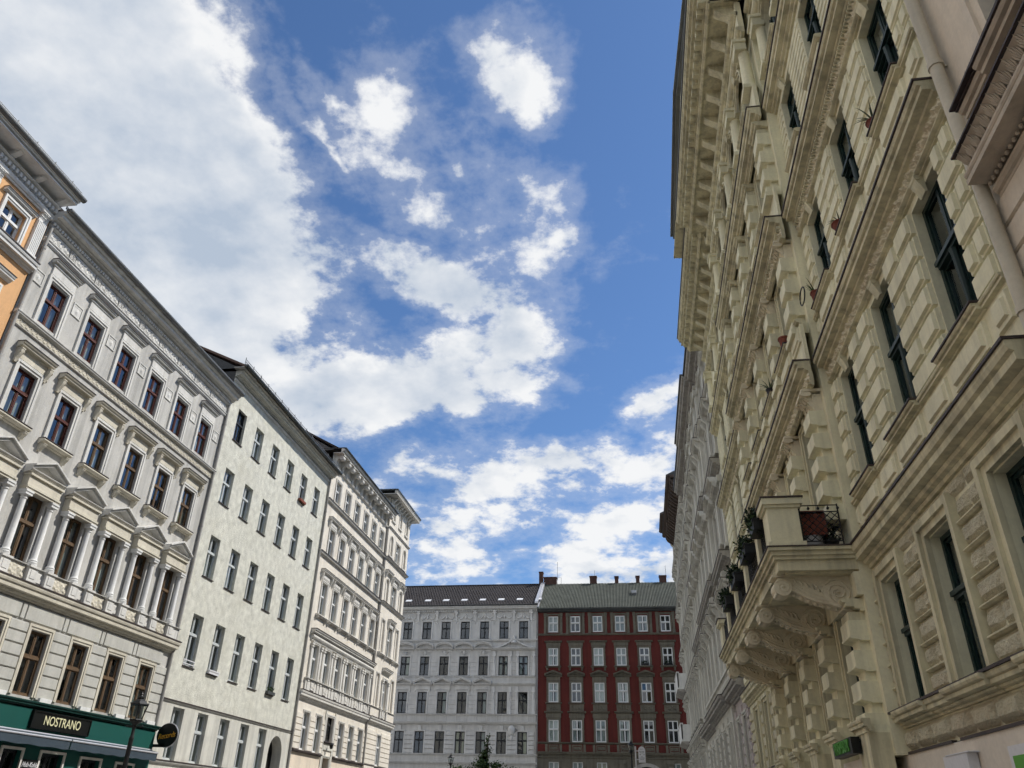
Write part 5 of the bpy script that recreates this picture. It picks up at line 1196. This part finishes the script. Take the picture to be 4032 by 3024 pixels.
obj('green_field', MB().box(-.36, .36, .06, .066, 0, .40).mesh('green_field', M['panel_green']), wp, (.0, 0, .0))
wp = obj('wall_box', MB().box(-.42, .42, 0, .12, 0, .3).box(-.30, .50, 0, .13, .30, .312).mesh('wall_box', M['sign_white']), None, world_r(11.25, .06, 2.14)); wp.rotation_euler = (0, 0, R(-90)); tag(wp, 'plain white box on the shop wall under the rough stone blocks', 'wall box')

# ================================================================ right row, nearest: beige house
F = Bld('beige_house', 'beige house with a leaf-carved cornice, at the top corner beside the downpipe', 'R', -30.0, 6.83, XR)
b = F; fe = 6.64; fc = [5.22, 2.8, .4, -2.0, -4.4]
wall(b, 'wall', b.s0, b.s1, 0, 20.5, [(c-.53, c+.53, z, z+2.2) for c in fc for z in (8.42, 12.3, 16.0)]+[(c-.5, c+.5, 3.4, 5.6) for c in fc], M['beige_plaster'], reveal=.28)
shell(b, 20.6)
for c in fc:
    for z in (8.42, 12.3, 16.0): window(b, c, z, z+2.2, 1.06, 'dark_green_frame', rec=.22, tr=.62, bold=.5); surround(b, c, z, 2.2, 1.06, .24, .10, 'beige_plaster')
    window(b, c, 3.4, 5.6, 1.0, 'dark_green_frame', rec=.22, tr=.62); surround(b, c, 3.4, 2.2, 1.0, .2, .1, 'beige_plaster')
for i in range(14):
    for l, r_ in spans(-6, b.s1, fc, .72) if i < 8 else [(-6, b.s1)]:
        b.at('stone_block', block_mesh(round(r_-l-.006, 3), .30, .03, .014, 'beige_plaster'), (l+r_)/2, 2.66+.335*i, .002)
def leaf_row(b, s0, s1, z, d, h_, pitch, mt, flare=.10):
    def mk():
        m = MB()
        for a in (-.9, -.45, 0, .45, .9): # five lobes of one acanthus leaf
            x = a*pitch*.42; lift = 1-abs(a)*.35
            m.add([(x*.35, 0, 0), (x+pitch*.10, flare*.75*lift, h_*.62*lift), (x+pitch*.02, flare*1.15*lift, h_*1.0*lift), (x-pitch*.08, flare*.75*lift, h_*.60*lift)], [(0, 1, 2, 3)])
            m.add([(x*.35, 0, 0), (x+pitch*.02, flare*1.15*lift, h_*lift), (x+pitch*.02, flare*.4*lift, h_*.8*lift)], [(0, 1, 2)])
        return m.mesh('carved_leaf', M[mt])
    n = int((s1-s0)/pitch)
    for i in range(n): b.at('carved_leaf', cached(('leaf', pitch, h_, mt), mk), s1-pitch*(i+.5), z, d)
cornice(b, 'bed_moulding', b.s0, fe-.02, 7.30, .14, .09, M['beige_trim'], prof=STR)
for i in range(40): b.at('bead', cached('fbead', lambda: MB().lathe(0, 0, [(0, -.03), (.022, -.015), (.022, .015), (0, .03)], 8).mesh('bead', M['beige_trim'], True)), fe-.05-.085*i, 7.47, .10)
b.put('cornice_soffit', b.mb().box(b.s0, fe-.01, 0, .30, 7.50, 7.56), M['beige_trim'])
cornice(b, 'corona', b.s0, fe, 7.56, .10, .05, M['beige_trim'], d0=.25, prof=STR)
b.put('leaf_cyma', b.mb().prism([(0, 7.66), (.22, 7.66), (.26, 7.78), (.34, 7.86), (0, 7.86)], b.s0, fe-.04), M['beige_trim'])
leaf_row(b, fe-3.4, fe-.06, 7.665, .235, .19, .13, 'beige_trim', .11)
b.put('lead_flashing', b.mb().box(b.s0, fe-.02, 0, .38, 7.863, 7.885), M['flashing'])
b.put('parapet', b.mb().box(b.s0, fe-.25, 0, .10, 7.89, 8.14), M['beige_plaster'])
for s0, s1, dd in ((b.s0, 5.82, .32), (5.82, fe-.24, .26)):
    cornice(b, 'window_ledge', s0, s1, 8.14, .20, dd, M['beige_trim'], cap='flashing')
for i in range(14): b.at('bead', cached('fbead2', lambda: MB().lathe(0, 0, [(0, -.035), (.03, -.01), (.03, .02), (0, .04)], 8).mesh('bead', M['beige_trim'], True)), 6.38-.10*i, 8.20, .15)
b.put('lead_flashing', b.mb().box(b.s0, fe-.22, .02, .34, 8.365, 8.39), M['flashing'])
for i in range(4): b.at('relief_panel', relief_mesh(1.2, .2, .05, 3, 'beige_trim', key='f'), 5.1-1.3*i, 7.91, .10)

# ================================================================ right row: grey stone house beyond the palace front
G = Bld('grey_stone_house', 'grey stone house crowded with window hoods, right beyond the cream balcony house', 'R', 31.22, 52.0, XR)
b = G; gc = [32.55+2.12*i for i in range(9)]
grow = [(19.55, 21.15), (15.85, 17.95), (11.85, 13.95), (7.35, 9.75)]
gd = lambda s: .16 if 36.2 < s < 44.8 else 0.0
for s0, s1 in ((b.s0, 35.75), (35.75, 44.2), (44.2, b.s1)):
    cs = [c for c in gc if s0 < c < s1]; dd = .16 if s0 == 35.75 else 0.0
    wall(b, 'wall' if not dd else 'projecting_wall', s0, s1, 6.1, 21.7, [(c-.5, c+.5, z0, z1) for c in cs for z0, z1 in grow], M['stone_grey'], reveal=.24, d=dd)
    wall(b, 'ground_floor_wall', s0, s1, 0, 6.1, [(c-.5, c+.5, 3.0, 5.3) for c in cs], M['mauve_plaster'] if s0 < 32 else M['stone_grey'], reveal=.24, d=dd)
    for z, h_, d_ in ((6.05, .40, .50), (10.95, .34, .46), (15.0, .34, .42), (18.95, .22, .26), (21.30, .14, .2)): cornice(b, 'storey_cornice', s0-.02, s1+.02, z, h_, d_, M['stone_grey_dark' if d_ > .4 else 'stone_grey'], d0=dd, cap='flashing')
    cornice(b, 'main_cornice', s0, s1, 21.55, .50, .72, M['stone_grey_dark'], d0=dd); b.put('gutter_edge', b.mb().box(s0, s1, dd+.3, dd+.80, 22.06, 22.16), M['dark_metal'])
    for x in [s0+.28]+[c+1.06 for c in cs]:
        if x > s1-.1: x = s1-.28
        for z0, z1 in ((7.2, 10.4), (11.5, 14.6), (15.6, 18.6), (19.4, 21.2)):
            b.at('pilaster', cached(('gpil', round(z1-z0, 2)), lambda: MB().box(-.17, .17, 0, .12, 0, z1-z0).box(-.21, .21, 0, .18, 0, .16).box(-.22, .22, 0, .22, z1-z0-.28, z1-z0).mesh('pilaster', M['stone_grey'])), x, z0, dd)
    for c in cs:
        for z0, z1 in grow:
            window(b, c, z0, z1, 1.0, 'dark_frame', d=dd, rec=.2, far=True, curtains=('full', None)); surround(b, c, z0, z1-z0, 1.0, .18, .14, 'stone_grey', d0=dd)
        window(b, c, 3.0, 5.3, 1.0, 'dark_frame', d=dd, rec=.2, far=True); surround(b, c, 3.0, 2.3, 1.0, .16, .10, 'stone_grey', d0=dd)
        pediment(b, c, 21.0, 1.5, .22, .22, 'stone_grey', d0=dd, t=.08)
        hood(b, c, 18.32, 1.72, .22, .46, 'stone_grey', d0=dd, br=(.16, .42))
        sill(b, c, 15.82, 1.5, .16, .30, 'stone_grey', d0=dd, br=(.16, .26))
        pediment(b, c, 14.18, 1.66, .44, .40, 'stone_grey', d0=dd, t=.11, arch=True)
        sill(b, c, 11.82, 1.5, .16, .30, 'stone_grey', d0=dd)
        hood(b, c, 10.12, 1.70, .20, .46, 'stone_grey', d0=dd, br=(.16, .44))
        for sx in (-1, 1): b.at('scroll', cached('gscr', lambda: MB().prism([(0, 0), (.30, 0), (.42, .14), (.40, .30), (.28, .36), (.18, .28), (.12, .42), (0, .46)], -.12, .12).mesh('scroll', M['stone_grey'], True)), c+sx*.44, 10.34, dd)
for s_ in (35.75, 44.2): b.put('projection_return', b.mb().box(s_ if s_ < 40 else s_-.015, s_+.015 if s_ < 40 else s_, -.02, .158, 0, 21.7), M['stone_grey'])
m = b.mb(); x = b.s0+.1
while x < 46: m.lathe(x, .30, [(.09, 6.5), (.05, 6.62), (.10, 6.80), (.05, 7.02), (.09, 7.12)], 6); x += .24
m.box(b.s0, 46, .18, .42, 7.12, 7.22); b.put('balustrade', m, M['stone_grey'])['kind'] = 'stuff'
for z in [2.95+.36*i for i in range(8)]:
    for l, r_ in spans(b.s0+.1, b.s1-.1, gc, .70):
        cx = (l+r_)/2; b.at('stone_block', block_mesh(round(r_-l, 2), .31, .07, .03, 'stone_grey' if cx > 37 else 'mauve_plaster'), cx, z, .164 if 35.75 < cx < 44.2 else .004)
cornice(b, 'sill_ledge', b.s0, b.s1, 2.70, .20, .30, M['stone_grey_dark'])
shell(b, 21.7); b.put('roof', b.mb().prism([(.7, 22.12), (-5.5, 25.4), (-11, 22.1)], b.s0, b.s1), M['roof_tile'])

# ================================================================ right row, farthest two houses
def far_house(name, label, s0, s1, ze, dE, emat, wmat, cols, rows, bal=()):
    b = Bld(name, label, 'R', s0, s1, XR)
    wall(b, 'wall', s0, s1, 0, ze-1.1, [(c-.5, c+.5, z0, z1) for c in cols for z0, z1 in rows], M[wmat], reveal=.24)
    shell(b, ze-.9)
    for c in cols:
        for i, (z0, z1) in enumerate(rows):
            window(b, c, z0, z1, 1.0, 'dark_frame', rec=.18, far=True); surround(b, c, z0, z1-z0, 1.0, .18, .13, wmat)
            hood(b, c, z1+.36, 1.7, .22, .42, wmat, br=(.15, .34)); sill(b, c, z0-.03, 1.5, .15, .28, wmat)
        for x in (c-1.05, c+1.05):
            if s0+.2 < x < s1-.2: b.put('pilaster', b.mb().box(x-.18, x+.18, 0, .14, 2, ze-1.2), M[wmat])
    for z0, z1 in rows: cornice(b, 'storey_cornice', s0, s1, z0-.75, .3, .36, M[wmat], cap='flashing')
    cornice(b, 'architrave', s0, s1, ze-1.15, .3, .3, M[wmat])
    x = s0+.2
    while x < s1: b.at('eaves_bracket', bracket_mesh(.2, .62, dE*.75, emat), x, ze-.95); x += .7
    cornice(b, 'main_cornice', s0-.1, s1+.1, ze-.30, .30, dE, M[emat]); b.put('roof', b.mb().prism([(dE+.06, ze+.002), (-5.5, ze+3.2), (-11, ze)], s0-.1, s1+.1), M['dark_metal'])
    b.put('frieze_band', b.mb().box(s0, s1, -.01, .12, ze-1.1, ze-.28), M[emat])
    for z, d_ in bal:
        m = b.mb(); m.box(s0+.5, s1-.4, .0, d_, z, z+.16).box(s0+.5, s0+.6, 0, d_, z+.16, z+1.2).box(s1-.5, s1-.4, 0, d_, z+.16, z+1.2).box(s0+.5, s1-.4, d_-.1, d_, z+.16, z+1.2).box(s0+.44, s1-.34, d_-.16, d_+.05, z+1.2, z+1.3)
        bo = b.put('balcony', m, M['white_trim']); b.put('balcony_base', b.mb().prism([(0, z-.35), (.2, z-.33), (d_, z-.06), (d_+.05, z-.01), (0, z-.01)], s0+.42, s1-.32), M['stone_grey_dark'], parent=bo)
        for i in range(5): b.put('balcony_panel', b.mb().frust(s0+.8+i*.75, s0+1.4+i*.75, z+.3, z+1.05, d_+.001, d_+.03, .04), M['white_trim'], parent=bo)
    return b
far_house('brown_eaved_house', 'distant grey house with dark brown bracketed eaves, past the grey stone house', 52.02, 65.6, 23.3, 1.15, 'brown_wood', 'stone_grey', [53.3+2.18*i for i in range(6)], [(18.9, 20.8), (15.2, 17.3), (11.4, 13.6), (7.5, 9.8), (3.0, 5.4)])
hI = far_house('tall_end_house', 'tall house with black eaves and white balconies at the end of its row', 65.62, 70.6, 25.4, 1.2, 'brown_wood', 'stone_grey', [66.9, 69.2], [(22.0, 23.6), (18.4, 20.4), (14.7, 16.8), (11.1, 13.2), (7.4, 9.6), (3.0, 5.4)], bal=((11.0, .85), (7.25, .85)))

# ================================================================ street furniture
def street_lamp(label, x, y, top, w):
    e = bpy.data.objects.new('street_lamp', None); col.objects.link(e); e.location = (x, y, 0); tag(e, label, 'street lamp', 'lantern lamps along the street')
    k = w/.54; h = .86*k*1.02; zb = top-h                          # foot of the lantern
    obj('post', MB().lathe(0, 0, [(.16, 0), (.16, .5), (.11, .6), (.09, 1.0), (.075, 1.1), (.055*k+.01, zb-.5), (.075*k, zb-.45), (.05*k, zb-.4), (.05*k, zb-.1), (.10*k, zb-.05), (.16*k, zb)], 12).mesh('post', M['black_iron'], True), e)
    m = MB(); m.lathe(0, 0, [(.19*k, zb), (.21*k, zb+.05*k), (.19*k, zb+.07*k)], 6)
    for i in range(6):
        a = math.pi/3*i; m.tube([(.17*k*math.cos(a), .17*k*math.sin(a), zb+.06*k), (.27*k*math.cos(a), .27*k*math.sin(a), zb+.47*k)], .014*k, 5)
        m.tube([(.27*k*math.cos(a), .27*k*math.sin(a), zb+.47*k), (.30*k*math.cos(a), .30*k*math.sin(a), zb+.53*k)], [.02*k, .006*k], 5)
    obj('lantern_frame', m.mesh('lantern_frame', M['black_iron']), e)
    m = MB(); m.lathe(0, 0, [(.285*k, zb+.465*k), (.285*k, zb+.49*k), (.19*k, zb+.58*k), (.10*k, zb+.64*k), (.11*k, zb+.66*k), (.11*k, zb+.70*k), (.05*k, zb+.73*k), (.035*k, zb+.76*k), (.05*k, zb+.78*k), (.02*k, zb+.82*k), (.0, top)], 6)
    obj('lantern_roof', m.mesh('lantern_roof', M['black_iron']), e)
    gm = MB().lathe(0, 0, [(.165*k, zb+.07*k), (.26*k, zb+.465*k)], 6).mesh('lantern_glass', M['lamp_glass'])
    obj('lantern_glass', gm, e)
    obj('burner', MB().lathe(0, 0, [(.03*k, zb+.07*k), (.03*k, zb+.22*k), (.05*k, zb+.25*k), (.045*k, zb+.36*k), (.02*k, zb+.40*k)], 8).mesh('burner', M['dark_metal'], True), e)
    obj('ladder_bar', MB().tube([(-.26*k, 0, zb-.12*k), (.26*k, 0, zb-.12*k)], .016*k, 6).lathe(.26*k, 0, [(0, zb-.15*k), (.035*k, zb-.12*k), (0, zb-.09*k)], 8).lathe(-.26*k, 0, [(0, zb-.15*k), (.035*k, zb-.12*k), (0, zb-.09*k)], 8).mesh('ladder_bar', M['black_iron']), e)
street_lamp('black lantern lamp post in front of the green restaurant front', -15.0, 23.27, 4.84, .54)
street_lamp('small black lantern lamp before the white stucco house, beside the tree', -11.7, 52.0, 5.26, .385)
street_lamp('small black lantern lamp before the red house, beside the white board', -.50, 44.0, 5.42, .34)
# round record-shop sign
e = bpy.data.objects.new('record_shop_sign', None); col.objects.link(e); e.location = (-18.0, 29.34, 3.65); tag(e, 'round black sign with orange letters reading Records, on an arm beside the restaurant', 'sign')
disc = MB()._ext([(.52+.405*math.cos(2*math.pi*i/36), -.03, .48+.405*math.sin(2*math.pi*i/36)) for i in range(36)], [(.52+.405*math.cos(2*math.pi*i/36), .05, .48+.405*math.sin(2*math.pi*i/36)) for i in range(36)])
disc_o = obj('disc', disc.mesh('disc', M['sign_black'], True), e)
rim = MB().tube([(.52+.41*math.cos(2*math.pi*i/36), .0, .48+.41*math.sin(2*math.pi*i/36)) for i in range(37)], .022, 6); obj('rim', rim.mesh('rim', M['alu'], True), e)
obj('arm', MB().box(.0, .50, -.03, .05, .07, .17).mesh('arm', M['black_iron']), e)
text('lettering', 'Records', .27, 'sign_orange', e, (.52, -.062, .46), (R(90), R(-9), 0), sx=.74, shear=.25)
# white board on a pole
e = bpy.data.objects.new('info_board', None); col.objects.link(e); e.location = (-.27, 42.0, 0); tag(e, 'white round-topped board with dark lines on a pale pole, before the red house', 'sign')
obj('pole', MB().lathe(0, 0, [(.035, 0), (.035, 4.94)], 10).mesh('pole', M['alu'], True), e)
bd = [(.13, 0), (.13+.335, 0), (.13+.335, .52)]+[(.2975+.1675*math.cos(math.pi*i/14), .52+.19*math.sin(math.pi*i/14)) for i in range(1, 14)]+[(.13, .52)]
bo = obj('board', MB().elev([(a, z+4.23) for a, z in bd], -.02, .02).mesh('board', M['sign_white']), e)
obj('clamp', MB().box(-.04, .135, -.015, .03, 4.34, 4.38).box(-.04, .135, -.015, .03, 4.72, 4.76).mesh('clamp', M['alu']), e)
ink = MB()
for z, spans_ in ((.58, ((.23, .32), (.34, .37))), (.475, ((.17, .30), (.31, .42))), (.415, ((.20, .27), (.28, .40))), (.24, ((.25, .34),)), (.185, ((.18, .26), (.27, .42))), (.125, ((.22, .30), (.31, .37)))):
    for a0, a1 in spans_:
        x = a0
        while x < a1: ink.box(x, min(a1, x+.016), .0205, .024, 4.23+z, 4.23+z+.026*(.7+.3*((x*997) % 1))); x += .022
obj('printed_lines', ink.mesh('printed_lines', M['sign_ink']), e)['kind'] = 'stuff'
for x in (.19, .37): obj('arrow_mark', MB().elev([(x, 4.59), (x+.055, 4.59), (x+.0275, 4.545)], .0205, .024).mesh('arrow_mark', M['sign_ink']), e)

# ================================================================ trees
def tree(name, label, x, y, trunk_h, r0, lobes, n, size, mt, seed):
    e = bpy.data.objects.new(name, None); col.objects.link(e); e.location = (x, y, 0); tag(e, label, 'tree')
    q = random.Random(seed); tm = MB(); tm.tube([(0, 0, 0), (.04, .02, trunk_h*.5), (0, 0, trunk_h)], [r0, r0*.75, r0*.4], 8)
    for lx, ly, lz, rx, rz in lobes:
        tm.tube([(0, 0, trunk_h*.45), (lx*.5, -ly*.5, (trunk_h*.5+lz)/2), (lx, -ly, lz)], [r0*.4, r0*.28, r0*.1], 6)
        for _ in range(5): tm.tube([(lx*.6, -ly*.6, lz*.8), (lx+q.uniform(-rx, rx)*.8, -ly+q.uniform(-rx, rx)*.8, lz+q.uniform(-rz, rz)*.8)], [r0*.15, r0*.04], 5)
    obj('trunk', tm.mesh('trunk', M['bark'], True), e)
    m = MB(); tot = sum(l[3]**2*l[4] for l in lobes)
    for lx, ly, lz, rx, rz in lobes:
        clumps = []
        for _ in range(16):
            v = Vector((q.gauss(0, 1), q.gauss(0, 1), q.gauss(0, 1))).normalized()*q.uniform(.35, 1.0); clumps.append(Vector((lx+v.x*rx, ly+v.y*rx, lz+v.z*rz)))
        for _ in range(int(n*lobes_share(rx, rz, tot))):
            c_ = q.choice(clumps); p = c_+Vector((q.gauss(0, rx*.22), q.gauss(0, rx*.22), q.gauss(0, rz*.17)))
            a = Vector((q.uniform(-1, 1), q.uniform(-1, 1), q.uniform(-.7, .7))).normalized(); s_ = a.cross(Vector((q.uniform(-1, 1), q.uniform(-1, 1), q.uniform(-1, 1)))).normalized(); L = size*q.uniform(.6, 1.3)
            m.add([tuple(p), tuple(p+a*L*.5+s_*L*.3), tuple(p+a*L), tuple(p+a*L*.5-s_*L*.3)], [(0, 1, 2, 3)])
    obj('crown', m.mesh('crown', M[mt]), e)
def lobes_share(rx, rz, tot): return rx*rx*rz/tot
tree('columnar_tree', 'slender pointed tree rising before the white stucco house', -10.62, 58.0, 6.2, .11, [(0, 0, 4.1, .62, 1.1), (-.08, 0, 5.0, .42, .8), (.08, 0, 5.8, .27, .6), (.12, 0, 6.45, .15, .45)], 4600, .15, 'leaf_green', 3)
tree('round_tree', 'broad low tree under the slender pointed tree', -10.9, 57.2, 3.6, .14, [(-1.1, 0, 4.1, .95, .85), (0, 0, 4.3, 1.0, .8), (1.2, 0, 4.2, 1.0, .75), (.2, 0, 3.3, 1.6, .9), (2.6, .1, 3.9, .8, .7)], 9000, .16, 'leaf_green', 5)
tree('dark_evergreen', 'dark evergreen beside the red house, at the end of the cream and grey row', 5.15, 76.0, 6.0, .16, [(0, 0, 3.6, 1.1, 1.6), (0, 0, 5.4, .7, 1.4)], 5200, .2, 'leaf_dark', 8)
